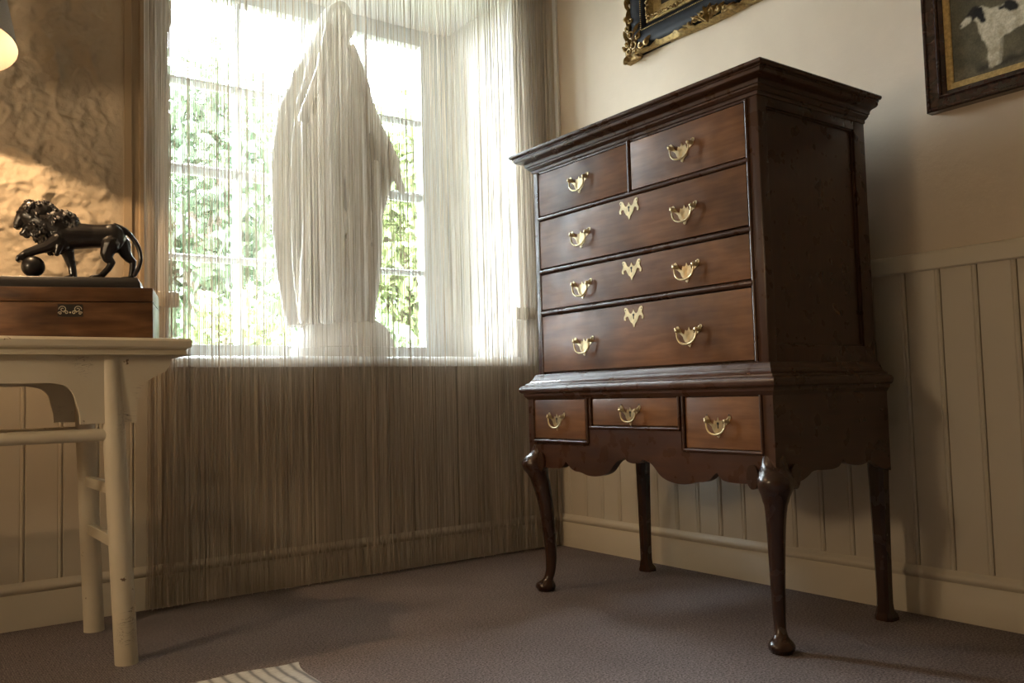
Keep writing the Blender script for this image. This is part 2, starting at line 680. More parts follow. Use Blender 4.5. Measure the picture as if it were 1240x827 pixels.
# panelling in the right reveal, up to the rail line
boxobj('reveal_panel', (WXR - .012, WXR, 0.01, 0.59, 0.887, 1.058), M['reveal'], wall_back, bev=.002)

# ------------------------------------------------------------------ window
win = bpy.data.objects.new('window_1', None)
win.location = (-0.98, 0.60, 0.842)
COL.objects.link(win)
st(win)
# sill with a rounded nose
bm = BM()
nose = [(.050 - .080 * math.sin(a), .850 + .037 * math.cos(a)) for a in np.linspace(0, math.pi / 2, 9)] + [(-.029, .842)]
prism(bm, [(.62, .887)] + nose + [(.62, .842)], WXL + .001, WXR - .001, lambda u, v_, t: (t, u, v_))
obj('window_sill', bm, M['sash'], win)
GX = [-1.625, -1.305, -0.985, -0.665, -0.352]
GZ = [0.965, 1.35, 1.745, 2.137, 2.535]
# outer box frame
for nm, b in (('frame_stile', (WXL, GX[0], .585, .66, .887, WZ1)), ('frame_stile', (GX[-1], WXR, .585, .66, .887, WZ1)),
              ('frame_rail', (GX[0], GX[-1], .59, .66, .887, GZ[0])), ('frame_rail', (GX[0], GX[-1], .59, .66, GZ[-1], WZ1))):
    boxobj(nm, b, M['sash'], win, bev=.004)
for x in GX[1:-1]:
    bm = BM()
    hw = 0.014
    prism(bm, [(x - hw, .66), (x - hw, .625), (x - .005, .60), (x + .005, .60), (x + hw, .625), (x + hw, .66)], GZ[0], GZ[-1], lambda u, v_, t: (u, v_, t))
    obj('glazing_bar', bm, M['sash'], win)
for z in GZ[1:-1]:
    bm = BM()
    hw = 0.014 if abs(z - 1.745) > .01 else 0.022
    prism(bm, [(.66, z - hw), (.625, z - hw), (.60, z - .005), (.60, z + .005), (.625, z + hw), (.66, z + hw)], GX[0], GX[-1], lambda u, v_, t: (t, u, v_))
    obj('glazing_bar', bm, M['sash'], win)
for i in range(4):
    for j in range(4):
        boxobj('pane', (GX[i] + .006, GX[i + 1] - .006, .640, .643, GZ[j] + .006, GZ[j + 1] - .006), M['glass'], win)

# ================================================================== OUTSIDE
bm = BM()
for i in range(20):
    for j in range(20):
        pass
V = [[bm.verts.new((-14 + i * 2, 0.75 + j * 1.6, -0.25 + 0.08 * noise.noise(Vector((i * .5, j * .5, 0))))) for i in range(17)] for j in range(14)]
for j in range(13):
    for i in range(16):
        bm.faces.new((V[j][i], V[j][i + 1], V[j + 1][i + 1], V[j + 1][i]))
st(obj('ground_lawn', bm, M['grass']))


def foliage(name, c, r, n, size, mat, parent, seed):
    g = np.random.default_rng(seed)
    off = np.array(root_of(parent).location)
    d = g.normal(size=(n, 3))
    d /= np.linalg.norm(d, axis=1)[:, None]
    lump = np.array([0.78 + 0.4 * noise.noise(Vector(tuple(k * 2.1)) + Vector((seed, 0, 0))) for k in d])
    rad = lump * g.uniform(0.55, 1.05, n)
    P = np.array(c) - off + d * rad[:, None] * np.array(r)
    a = g.normal(size=(n, 3))
    a /= np.linalg.norm(a, axis=1)[:, None]
    b = np.cross(a, g.normal(size=(n, 3)))
    b /= np.linalg.norm(b, axis=1)[:, None]
    s = (size * g.uniform(.6, 1.3, n))[:, None]
    vs = np.stack([P - a * s, P + b * s * .45 + a * s * .1, P + a * s, P - b * s * .45 + a * s * .1], 1).reshape(-1, 3)
    fs = np.arange(4 * n).reshape(-1, 4)
    me = bpy.data.meshes.new(name)
    me.from_pydata(vs.tolist(), [], fs.tolist())
    finish(me, mat, False)
    o = link(name, me, parent)
    return tag(o, kind='stuff')


def tree(x, y, h, r, mat, seed, label, name='garden_tree', n=3200, size=0.10):
    t = thing(name, (x, y, -0.25), label, 'tree' if 'tree' in name else 'shrub', 'trees and shrubs in the garden beyond the window')
    bm = BM()
    tube(bm, [(x, y, -0.25), (x + .05, y, h * .3), (x - .04, y + .05, h * .62)], [.13, .10, .06] if 'tree' in name else [.05, .04, .02], 8)
    for k in range(5):
        a = k * 1.3 + seed
        tube(bm, [(x, y, h * .3 + k * .08 * h * .5), (x + math.cos(a) * r * .5, y + math.sin(a) * r * .5, h * .55 + k * .05 * h)], [.05, .02], 6)
    obj('trunk', bm, M['bark'], t)
    foliage('foliage', (x, y, h * .60), (r, r, h * .45), n, size, mat, t, seed)
    return t


tree(0.0, 5.6, 4.4, 1.0, M['leaf_dark'], 1, 'dark green tree seen through the leftmost window panes')
tree(1.6, 8.5, 5.6, 1.25, M['leaf_mid'], 2, 'tall mid green tree beyond the window, behind the statue')
tree(2.15, 5.3, 4.1, 0.78, M['leaf_bright'], 3, 'yellow green tree seen through the rightmost window panes')
tree(4.8, 8.6, 4.6, 1.4, M['leaf_mid'], 4, 'green tree farthest right in the garden beyond the window')
tree(-0.45, 3.1, 1.55, .48, M['leaf_bright'], 5, 'low bright green bush outside, below the left window panes', 'garden_bush', 1800, .06)
tree(-1.7, 7.8, 2.7, .9, M['leaf_mid'], 6, 'green bush outside at the far left edge of the window', 'garden_bush', 2200)
tree(0.75, 3.3, 1.5, .48, M['leaf_mid'], 8, 'low green bush outside, behind the foot of the statue', 'garden_bush', 1800, .06)
for k, (xx, where) in enumerate(((-1.6, 'at the far left'), (1.7, 'behind the statue'), (5.0, 'at the right'))):
    tree(xx, 12.6, 3.4, 1.4, M['leaf_dark'], 20 + k, 'broad dark bush at the back of the garden, ' + where, 'garden_bush', 2600, .13)

# ================================================================== STRING CURTAIN
def curtain():
    g = np.random.default_rng(11)
    xs = list(g.uniform(-1.868, -1.780, 46))
    n = 560
    x = -1.80 + (np.arange(n) + g.uniform(-1.6, 1.6, n)) * (1.785 / n)
    x += 0.010 * np.array([noise.noise(Vector((k * 14.0, 2.2, 0))) for k in x])
    xs += list(np.clip(x, -1.868, -0.016))
    xs += list(g.uniform(-0.42, -0.016, 70))
    verts, faces = [], []
    zs = [2.93, 2.4, 1.9, 1.4, 1.0, 0.75, 0.5, 0.3, 0.16, 0.08, 0.0]
    for x in xs:
        dense = x < -1.782
        y0 = -0.062 + g.uniform(-.014, .012) - (.02 * g.random() if dense else 0)
        r = g.uniform(.0007, .0013)
        dx = g.normal(0, .006)
        ph = g.uniform(0, 6.28)
        foot = 0.012 + abs(g.normal(0, .010))
        fx, fy = g.normal(0, .006), g.normal(0, .006)
        st_ = len(verts)
        for k, z in enumerate(zs):
            zz = max(z, foot) if k < len(zs) - 1 else foot - .004
            t = (2.93 - zz) / 2.93
            px = x + dx * t + .0015 * math.sin(zz * 3 + ph) + (fx if zz < .15 else 0)
            py = y0 + .002 * math.sin(zz * 2.3 + ph * 1.7) + (fy if zz < .15 else 0)
            py = min(py, -0.038)
            rr = r * (1.25 if zz < .12 else 1)
            px = min(px, -0.012)
            for q in range(3):
                a = 2.094 * q + ph
                verts.append((px + rr * math.cos(a), py + rr * math.sin(a), zz))
        for k in range(len(zs) - 1):
            for q in range(3):
                a, b = st_ + k * 3 + q, st_ + k * 3 + (q + 1) % 3
                faces.append((a, b, b + 3, a + 3))
    me = bpy.data.meshes.new('string_curtain')
    me.from_pydata(verts, [], faces)
    finish(me, M['string'], True, 180)
    o = link('string_curtain', me)
    tag(o, 'floor-length ecru string curtain hanging in front of the window', 'curtain', kind='stuff')


curtain()

# ================================================================== STATUE ON THE SILL
def statue():
    cy = 0.285
    t = thing('statue', (-0.98, cy, 0.887), 'tall white statue of a veiled robed woman on the window sill', 'statue')
    bm = BM()
    prof = [(.235, .887), (.238, .93), (.228, .935), (.226, .965), (.215, .995), (.190, 1.03), (.150, 1.055), (.06, 1.068)]
    n = 40
    rings = []
    for r, z in prof:
        rings.append([(-0.955 + r * (1 + .03 * noise.noise(Vector((math.cos(a) * 2, math.sin(a) * 2, z * 9)))) * math.cos(a),
                       cy + r * .85 * math.sin(a), z) for a in np.linspace(0, 2 * math.pi, n, endpoint=False)])
    ring_loft(bm, rings)
    obj('base', bm, M['statue'], t)
    # figure: draped body as a loft, head, arms, hands; fused into one skin
    env = [(1.03, -1.185, -.865, .13), (1.10, -1.20, -.85, .135), (1.25, -1.222, -.826, .135), (1.42, -1.232, -.813, .135), (1.60, -1.233, -.815, .14),
           (1.74, -1.232, -.812, .145), (1.86, -1.228, -.805, .145), (1.97, -1.220, -.803, .14), (2.07, -1.190, -.818, .13), (2.14, -1.172, -.842, .118),
           (2.19, -1.148, -.880, .105), (2.25, -1.118, -.905, .095), (2.31, -1.085, -.912, .092), (2.37, -1.058, -.906, .094), (2.42, -1.045, -.904, .090),
           (2.455, -1.025, -.912, .075), (2.478, -1.0, -.94, .045), (2.487, -.985, -.965, .018)]
    bm = Blob()
    E = np.array(env)
    zz = np.concatenate([np.linspace(1.03, 2.42, 90), np.linspace(2.425, 2.487, 12)])
    rings = []
    for z in zz:
        xl, xr, dp = (np.interp(z, E[:, 0], E[:, k]) for k in (1, 2, 3))
        cx, a_ = (xl + xr) / 2, (xr - xl) / 2
        amp = 0.040 * min(1, max(0, (2.2 - z) / .5)) + .003
        ring = []
        for k in range(72):
            th = 2 * math.pi * k / 72
            f = math.sin(th * 10 + 2.2 * noise.noise(Vector((math.cos(th) * 2, math.sin(th) * 2, z * 1.3))) + (2.2 - z) * 1.5)
            f = (abs(f) ** .7) * (1 if f > 0 else -1)
            s = 1 + amp * f / .18
            ring.append((cx + a_ * s * math.copysign(abs(math.cos(th)) ** .9, math.cos(th)) if a_ > .12 else cx + a_ * math.cos(th),
                         cy + dp * s * math.sin(th), z))
        rings.append(ring)
    ring_loft(bm.bm, rings)
    # face within the veil, looking into the room
    fx, fy, fz = -0.972, cy - .062, 2.365
    ball(bm, (fx, fy, fz), (.056, .062, .080), 3)
    ball(bm, (fx, fy - .030, fz - .052), (.026, .030, .026), 2)
    limb(bm, [((fx, fy - .058, fz + .018), .008), ((fx, fy - .072, fz - .012), .012)])
    for s in (-1, 1):
        ball(bm, (fx + s * .024, fy - .050, fz + .012), (.012, .010, .008), 2)
        limb(bm, [((fx + s * .010, fy - .058, fz + .028), .006), ((fx + s * .038, fy - .046, fz + .026), .006)])
    ball(bm, (fx, fy - .060, fz - .034), (.016, .009, .006), 2)
    # wreath edge of the veil
    pts = [(fx + .058 * math.cos(a), fy - .016 + .03 * abs(math.cos(a)), fz + .012 + .088 * math.sin(a)) for a in np.linspace(.0, math.pi - .0, 20)]
    limb(bm, [(p, .013) for p in pts])
    limb(bm, [((fx, cy - .02, 2.30), .05), ((fx, cy - .03, 2.16), .065)])
    # veil falls and robe folds
    for x0, z0, x1, z1, r in ((-1.05, 2.34, -1.185, 1.90, .022), (-1.03, 2.26, -1.12, 1.72, .024), (-.935, 2.27, -.87, 1.90, .02), (-.93, 2.2, -.90, 1.70, .022),
                              (-1.18, 1.86, -1.195, 1.06, .024), (-1.13, 1.74, -1.10, 1.05, .024), (-1.05, 1.85, -1.03, 1.05, .022), (-.97, 1.9, -.99, 1.05, .022),
                              (-.90, 1.8, -.93, 1.05, .022), (-.85, 1.75, -.885, 1.05, .02), (-1.18, 1.95, -.93, 1.55, .018), (-1.16, 1.80, -.95, 1.35, .018)):
        yy0 = cy - .095 if z0 > 2.1 else cy - .13
        limb(bm, [((x0, yy0, z0), r * .8), (((x0 + x1) / 2 + .01, cy - .135, (z0 + z1) / 2), r), ((x1, cy - .125, z1), r)], .6)

    def arm(sgn, sh, el, wr, hd):
        limb(bm, [(sh, .070), (el, .062), (wr, .040)])
        limb(bm, [(el, .055), ((wr[0] - sgn * .01, wr[1] + .02, wr[2] - .05), .030), ((wr[0] - sgn * .035, wr[1] + .05, wr[2] - .22), .018)])
        w_, h_ = Vector(wr), Vector(hd)
        d = (h_ - w_)
        limb(bm, [(w_, .026), (w_ + d * .45, .027)], .4, 2, .7)
        side = Vector((1, .5, 0)).normalized()
        k0 = w_ + d * .5
        for i, (o_, ln) in enumerate(((-.024, .86), (-.008, 1.0), (.008, .96), (.023, .78))):
            a = k0 + side * o_
            b = a + d * .28 * ln + Vector((0, -.006, 0))
            c_ = b + d * .26 * ln + Vector((0, .006, 0))
            limb(bm, [(a, .0095), (b, .0088), (c_, .0072)])
        th0 = w_ + d * .2 - side * .02
        limb(bm, [(th0, .012), (th0 + d * .22 - side * .022 + Vector((0, -.012, 0)), .010), (th0 + d * .40 - side * .024 + Vector((0, -.014, 0)), .008)])

    arm(1, (-.882, cy - .02, 2.06), (-.835, cy - .07, 1.90), (-.765, cy - .12, 1.765), (-.722, cy - .135, 1.632))
    arm(-1, (-1.10, cy - .02, 2.08), (-1.135, cy - .06, 1.90), (-1.145, cy - .11, 1.77), (-1.150, cy - .13, 1.64))
    remesh('figure', bm, .0065, 2, M['statue'], t)


statue()

# ================================================================== CHEST ON STAND
XF, YL, YR, XB = -0.66, -0.732, -1.754, -0.138
chest = thing('chest_on_stand', ((XF + XB) / 2, (YL + YR) / 2, 0), 'tall dark wooden chest of drawers on curved legs by the right wall', 'cabinet')


def around(bm, prof, cap=True):
    """sweep (offset, z) profile round left, front and right"""
    ring = []
    for o, z in prof:
        ring.append([(XB, YL + o, z), (XF - o, YL + o, z), (XF - o, YR - o, z), (XB, YR - o, z)])
    ring_loft(bm, ring, cap)


# upper carcase: core, side frames, face frame
bm = BM()
box(bm, XF + .012, XB, YR + .014, YL - .014, .776, 1.53)
box(bm, XF, XF + .02, YL - .030, YL - .001, .776, 1.53, .002)
box(bm, XF, XF + .02, YR + .001, YR + .042, .776, 1.53, .002)
box(bm, XF, XF + .02, YR + .04, YL - .028, 1.519, 1.53)
obj('carcase', bm, M['case_v'], chest)
for ys, yo in ((YR, 1), (YL, -1)):
    bm = BM()
    y0, y1 = sorted((ys, ys + yo * .016))
    box(bm, XF + .002, -.622, y0, y1, .776, 1.53, .002)
    box(bm, -.195, XB, y0, y1, .776, 1.53, .002)
    box(bm, -.622, -.195, y0, y1, .776, .828, .002)
    box(bm, -.622, -.195, y0, y1, 1.50, 1.53, .002)
    obj('side_frame', bm, M['case_v'], chest)
    y0, y1 = sorted((ys + yo * .011, ys + yo * .02))
    boxobj('side_panel', (-.625, -.192, y0, y1, .825, 1.503), M['case_v'], chest)
    # small moulding round the panel
    bm = BM()
    yy = ys + yo * .009
    for a, b in (((-.620, yy, .830), (-.620, yy, 1.498)), ((-.197, yy, .830), (-.197, yy, 1.498)), ((-.620, yy, .830), (-.197, yy, .830)), ((-.620, yy, 1.498), (-.197, yy, 1.498))):
        tube(bm, [a, b], .0035, 6)
    obj('panel_moulding', bm, M['case_v'], chest)
# cornice
bm = BM()
cyma = [(0, 1.526), (.003, 1.527), (.005, 1.531), (.005, 1.537), (.009, 1.538), (.012, 1.541), (.017, 1.545), (.018, 1.550), (.022, 1.551)]
cyma += [(.022 + .030 * (t - .16 * math.sin(2 * math.pi * t)) * 1.0, 1.551 + .030 * (t + .10 * math.sin(2 * math.pi * t))) for t in np.linspace(.12, 1, 9)]
cyma += [(.055, 1.582), (.055, 1.586), (.061, 1.587), (.0645, 1.590), (.0655, 1.594), (.0645, 1.598), (.061, 1.600)]
around(bm, cyma)
obj('cornice', bm, M['case_h'], chest, angle=28)
# waist moulding
bm = BM()
around(bm, [(.020, .690), (.031, .690), (.034, .694), (.041, .703), (.042, .712), (.047, .713), (.0525, .718), (.0545, .726), (.053, .733), (.048, .739), (.041, .741),
            (.037, .742), (.036, .747), (.026, .751), (.020, .757), (.018, .763), (.016, .764), (.014, .770), (.011, .776), (.008, .780), (0, .781)])
obj('waist_moulding', bm, M['case_h'], chest, angle=28)

# --- hardware meshes shared by every drawer
def plate_mesh(name, half, su, sv, mat, hole=False):
    out = [(u * su, v_ * sv) for u, v_ in half]
    out += [(-u * su, v_ * sv) for u, v_ in reversed(half[1:-1])]
    bm = BM()
    prism(bm, out, 0, -.0022, lambda u, v_, t: (t, u, v_))
    bmesh.ops.recalc_face_normals(bm, faces=bm.faces)
    nf = len(bm.faces)
    if hole:
        tube(bm, [(-.0021, 0, .004), (-.0029, 0, .004)], .0042, 10)
        box(bm, -.0029, -.0021, -.0019, .0019, -.010, .003)
        for s in (-1, 1):
            tube(bm, [(-.0021, s * .0285 * su, .0195 * sv), (-.0028, s * .0285 * su, .0195 * sv)], .0022, 8)
    me = bpy.data.meshes.new(name)
    bm.to_mesh(me)
    for i, p in enumerate(me.polygons):
        p.material_index = 0 if i < nf else 1
    bm.free()
    me.materials.append(mat)
    me.materials.append(M['black'])
    return me


bat = [(0, .015), (.0025, .009), (.006, .0075), (.0095, .0095), (.0115, .0045), (.0125, .001), (.0165, .003), (.021, .0075), (.0245, .0145), (.028, .0185), (.032, .0175),
       (.033, .0135), (.0305, .0105), (.0295, .006), (.026, .0035), (.0215, .001), (.0165, -.0035), (.0145, -.009), (.011, -.0145), (.0065, -.0165), (.004, -.0195), (.0035, -.023), (0, -.0255)]
esc = [(0, .020), (.0028, .013), (.0065, .0085), (.011, .0075), (.0155, .0115), (.0185, .019), (.0235, .0255), (.0295, .0265), (.033, .0225), (.0315, .0165), (.029, .0115), (.031, .005), (.0355, -.002),
       (.0345, -.009), (.030, -.0115), (.0275, -.009), (.0295, -.0045), (.0265, -.0005), (.0215, .0015), (.0185, -.002), (.0155, -.009), (.011, -.0165), (.006, -.0205), (.0035, -.0245), (.0025, -.029), (0, -.0325)]
ME_BAT = plate_mesh('back_plate', bat, 1.55, 1.5, M['brass'])
ME_BAT_K = plate_mesh('back_plate', bat, 1.42, 1.45, M['brass'], True)
ME_ESC = plate_mesh('escutcheon', esc, 1.28, 1.12, M['brass'], True)


def bail_mesh():
    bm = BM()
    pts, rad = [], []
    for k in range(17):
        a = math.pi * k / 16
        u = .0385 * math.cos(a)
        pts.append((-.013 - .002 * math.sin(a), u * (1 + .10 * math.sin(a) ** 2), .010 - .040 * math.sin(a) ** .8))
        rad.append(.0022 + .0012 * math.sin(a))
    tube(bm, pts, rad, 8)
    for s in (-1, 1):
        tube(bm, [(0, s * .0385, .013), (-.006, s * .0385, .013), (-.008, s * .0385, .013), (-.013, s * .0385, .013)], [.0075, .0065, .0036, .0036], 10)
        ball(bm, (-.0145, s * .0385, .013), (.0055, .0065, .0065), 2)
        ball(bm, (-.008, s * .0480, .0200), (.004, .005, .004), 1)
    bmesh.ops.recalc_face_normals(bm, faces=bm.faces)
    me = bpy.data.meshes.new('bail_handle')
    bm.to_mesh(me)
    bm.free()
    finish(me, M['brass'], True, 60)
    return me


ME_BAIL = bail_mesh()
UPX, LOX = XF - .003, -0.690 - .003


def drawer(y0, y1, z0, z1, front, pulls, esc_at=None, keyed=False):
    d = boxobj('drawer', (front, front + .018, y0, y1, z0, z1), M['drawer'], chest, bev=.0025)
    for yy, z in pulls:
        o = link('back_plate', ME_BAT_K if keyed else ME_BAT, d, (front + .0004, yy, z))
        o = link('bail_handle', ME_BAIL, d, (front - .001, yy, z))
        if keyed:
            o.scale = (.9, .9, .9)
    if esc_at:
        link('escutcheon', ME_ESC, d, (front + .0004, *esc_at))
    return d


HL, HR = -0.994, -1.473
drawer(-1.231, -.766, 1.360, 1.516, UPX, [(HL, 1.440)])
drawer(-1.708, -1.249, 1.360, 1.516, UPX, [(HR, 1.437)])
drawer(-1.708, -.766, 1.167, 1.340, UPX, [(HL, 1.248), (HR, 1.246)], (-1.236, 1.302))
drawer(-1.708, -.766, 1.015, 1.143, UPX, [(HL, 1.072), (HR, 1.070)], (-1.238, 1.104))
drawer(-1.708, -.766, .788, .990, UPX, [(HL, .875), (HR, .876)], (-1.240, .952))


def bead(name, a, b, r=.008):
    bm = BM()
    tube(bm, [a, b], r, 12)
    return obj(name, bm, M['case_h'], chest, angle=60)


for z in (1.350, 1.1545, 1.0025):
    bead('drawer_rail', (XF + .001, -1.713, z), (XF + .001, -.761, z), .0085)
bead('drawer_divider', (XF + .001, -1.240, 1.352), (XF + .001, -1.240, 1.524), .0085)
for yy in (-.7605, -1.7145):
    bead('corner_bead', (XF + .001, yy, .784), (XF + .001, yy, 1.524), .0062)

# lower stage: front with shaped apron, shaped sides
LX, LL, LR = -0.690, -0.702, -1.784
half = []
scal = [[(-.742, .470), (-.765, .453), (-.800, .4475), (-.845, .447), (-.885, .452), (-.906, .472)],
        [(-.906, .472), (-.918, .464), (-.932, .452), (-.955, .443), (-.985, .440), (-1.02, .432), (-1.06, .431), (-1.10, .438), (-1.130, .452), (-1.152, .474), (-1.172, .488), (-1.203, .497)],
        [(-1.203, .497), (-1.215, .487), (-1.243, .482), (-1.271, .487), (-1.283, .497)]]
mir = lambda p: (-2.486 - p[0], p[1])
allseg = scal + [[mir(p) for p in reversed(scal[1])], [mir(p) for p in reversed(scal[0])]]
edge = []
for s in allseg:
    c = [(p.x, p.y) for p in crom([(a, b, 0) for a, b in s], 4)]
    edge += c if not edge else c[1:]
poly = [(LL - .004, .694), (LL - .004, .475)] + edge + [(LR + .004, .475), (LR + .004, .694)]
bm = BM()
prism(bm, poly, LX + .010, LX + .026, lambda u, v_, t: (t, u, v_))
obj('apron', bm, M['case_h'], chest, angle=30)
# facing above the apron edge: thin sheet of the frame, leaving the drawers recessed
bm = BM()
lowpoly = lambda a, b: None
prism(bm, [(LL, .600), (LL, .475)] + edge + [(LR, .475), (LR, .600)], LX, LX + .011, lambda u, v_, t: (t, u, v_)) if False else None
fr_edge = [(LL, .530), (LL, .475)] + edge + [(LR, .475), (LR, .530), (-1.449, .530), (-1.449, .588), (-1.036, .588), (-1.036, .530)]
prism(bm, fr_edge, LX, LX + .011, lambda u, v_, t: (t, u, v_))
box(bm, LX, LX + .011, LL - .030, LL, .53, .696)
box(bm, LX, LX + .011, LR, LR + .038, .53, .696)
box(bm, LX, LX + .011, -1.050, -1.036, .53, .696) if False else None
obj('apron_facing', bm, M['case_h'], chest, angle=30)
side = [[(-.600, .452), (-.575, .455), (-.548, .465), (-.522, .4765), (-.464, .475), (-.425, .476), (-.400, .483), (-.383, .500)],
        [(-.383, .500), (-.368, .488), (-.343, .481), (-.300, .477), (-.270, .480), (-.245, .486), (-.225, .478), (-.200, .465)]]
se = []
for s in side:
    c = [(p.x, p.y) for p in crom([(a, b, 0) for a, b in s], 4)]
    se += c if not se else c[1:]
for yy, s in ((LR, 1), (LL, -1)):
    bm = BM()
    prism(bm, [(LX + .011, .696), (LX + .011, .45)] + se + [(XB, .45), (XB, .696)], yy, yy + s * .018, lambda u, v_, t: (u, t, v_))
    obj('side_apron', bm, M['case_x'], chest, angle=30)
bm = BM()
box(bm, LX + .026, XB, LR + .018, LL - .018, .53, .694)
obj('stand_core', bm, M['case_x'], chest)
drawer(-1.016, -.738, .552, .688, LOX + .003, [(-.866, .617)], None, True)
drawer(-1.437, -1.054, .602, .688, LOX + .003, [(-1.237, .640)], None, True)
drawer(-1.740, -1.469, .540, .688, LOX + .003, [(-1.593, .608)], None, True)
for a, b in (((LX, -1.024, .543), (LX, -.733, .543)), ((LX, -1.446, .594), (LX, -1.040, .594)), ((LX, -1.745, .533), (LX, -1.458, .533)),
             ((LX, -1.027, .541), (LX, -1.027, .692)), ((LX, -1.046, .594), (LX, -1.046, .692)), ((LX, -1.444, .594), (LX, -1.444, .692)),
             ((LX, -1.461, .533), (LX, -1.461, .692)), ((LX, -1.7445, .533), (LX, -1.7445, .692)), ((LX, -.7335, .543), (LX, -.7335, .692))):
    bead('cock_bead', a, b, .0055)
for yy in (-1.0365, -1.4525):
    boxobj('drawer_divider', (LX + .002, LX + .02, yy - .008, yy + .008, .53, .694), M['case_v'], chest)


# cabriole front legs
def front_leg(y0, sy):
    d = Vector((-1, sy, 0)).normalized()
    base = Vector((LX + .034, y0 - sy * .034, 0))
    prof = [(.530, .0, .034), (.500, .008, .036), (.482, .022, .043), (.462, .030, .049), (.440, .028, .047), (.420, .020, .039), (.395, .012, .0335), (.36, .004, .0295), (.31, -.005, .0265),
            (.25, -.012, .024), (.18, -.017, .0215), (.12, -.019, .0195), (.075, -.016, .0175), (.052, -.010, .0178), (.040, -.004, .021), (.032, .001, .029), (.022, .004, .0355),
            (.012, .004, .0355), (.005, .003, .031), (.0, .003, .028)]
    P = crom([(z, o, r) for z, o, r in prof], 3)
    bm = BM()
    rings = []
    perp = Vector((-d.y, d.x, 0))
    n = 20
    for p in P:
        z, o, r = p
        c_ = base + d * o
        k = 1.0 if z < .40 else 1.0
        ring = []
        for i in range(n):
            a = 2 * math.pi * i / n
            rr = r * (1 + (.06 * math.cos(2 * a) if .05 < z < .4 else 0))
            q = c_ + d * (rr * math.cos(a)) + perp * (rr * math.sin(a))
            ring.append((q.x, q.y, max(0, z)))
        rings.append(ring)
    ring_loft(bm, rings)
    lg = obj('leg', bm, M['leg'], chest, angle=60)
    # scrolled knee brackets against front and side aprons
    for ax, px in ((Vector((0, -sy, 0)), Vector((-1, 0, 0))), (Vector((1, 0, 0)), Vector((0, sy, 0)))):
        c_ = base + d * .010 + ax * .046 + px * .026
        rr = []
        ring_pts = []
        for th in (-.010, .010):
            ring_pts.append([(c_ + px * (th) + ax * (.020 * math.cos(a)) + Vector((0, 0, .468 + .034 * math.sin(a)))) for a in np.linspace(0, 2 * math.pi, 18, endpoint=False)])
        bm = BM()
        ring_loft(bm, [[tuple(q) for q in r] for r in ring_pts])
        obj('knee_bracket', bm, M['leg'], lg, angle=40)


front_leg(LL, 1)
front_leg(LR, -1)
for y0, sy in ((LL, 1), (LR, -1)):
    bm = BM()
    cx, cyy = -0.152, y0 - sy * .034
    prof = [(.53, .026), (.45, .026), (.40, .0245), (.25, .022), (.10, .020), (.05, .020), (.03, .022), (.018, .027), (.008, .030), (0, .029)]
    rings = []
    for z, r in prof:
        ch = r * .42
        # chamfered square post
        sq = [(r, -r + ch), (r, r - ch), (r - ch, r), (-r + ch, r), (-r, r - ch), (-r, -r + ch), (-r + ch, -r), (r - ch, -r)]
        rings.append([(cx + u + (.006 if z < .02 else 0), cyy + v_, z) for u, v_ in sq])
    ring_loft(bm, rings)
    obj('leg', bm, M['leg'], chest, angle=30)

# ================================================================== TABLE
tbl = thing('side_table', (-2.63, -0.41, 0), 'cream painted altar-style side table with round legs, left of the curtain', 'table')
TX0, TX1, TYF, TYB = -3.38, -1.885, -0.66, -0.165
bm = BM()
prof = [(0, .852), (-.006, .850), (-.012, .856), (-.014, .866), (-.010, .870), (-.003, .872), (0, .876), (.001, .892), (-.003, .899), (-.008, .900)]
rings = []
for o, z in prof:
    rings.append([(TX0 - o, TYF - o, z), (TX1 + o, TYF - o, z), (TX1 + o, TYB + o, z), (TX0 - o, TYB + o, z)])
ring_loft(bm, rings)
obj('table_top', bm, M['table'], tbl, angle=30)


def table_leg(top, foot):
    bm = BM()
    tube(bm, [Vector(top), Vector(top).lerp(Vector(foot), .5), Vector(foot)], [.0285, .030, .0305], 20)
    for v_ in bm.verts:
        if v_.co.z < .05:
            v_.co.z = max(0.0, v_.co.z)
    # flat foot on the carpet
    for v_ in bm.verts:
        if v_.co.z < .02:
            v_.co.z = 0.0
    obj('leg', bm, M['table'], tbl, angle=50)


CX = (TX0 + TX1) / 2
mx_ = lambda x: 2 * CX - x
FT, FF = (-2.098, -.612, .853), (-2.060, -.640, 0)
BT, BF = (-2.098, -.222, .853), (-2.058, -.192, 0)
for tp_, ft_ in ((FT, FF), (BT, BF)):
    table_leg(tp_, ft_)
    table_leg((mx_(tp_[0]), *tp_[1:]), (mx_(ft_[0]), *ft_[1:]))
# long aprons with curved spandrels inside the legs, and short ones outside
def spandrel(yy, th):
    xo, xm = -1.935, CX
    # right half outline from centre to outer end; z measured from the photograph's proportions
    inner = [(-2.250, .776), (-2.215, .768), (-2.195, .748), (-2.185, .715), (-2.178, .690), (-2.176, .662)]
    outer = [(-2.030, .660), (-2.030, .715), (-2.024, .748), (-2.005, .775), (-1.978, .793), (-1.955, .803), (-1.948, .812), (-1.940, .822)]
    h = [(p.x, p.y) for p in crom([(a, b, 0) for a, b in inner], 4)] + [(p.x, p.y) for p in crom([(a, b, 0) for a, b in outer], 4)]
    bm = BM()
    poly = [(xm, .855), (xm, .776)] + h + [(xo, .855)]
    full = h + [(xo, .855), (mx_(xo), .855)] + [(mx_(a), b) for a, b in reversed(h)]
    prism(bm, full, yy, yy + th, lambda u, v_, t: (u, t, v_))
    return bm


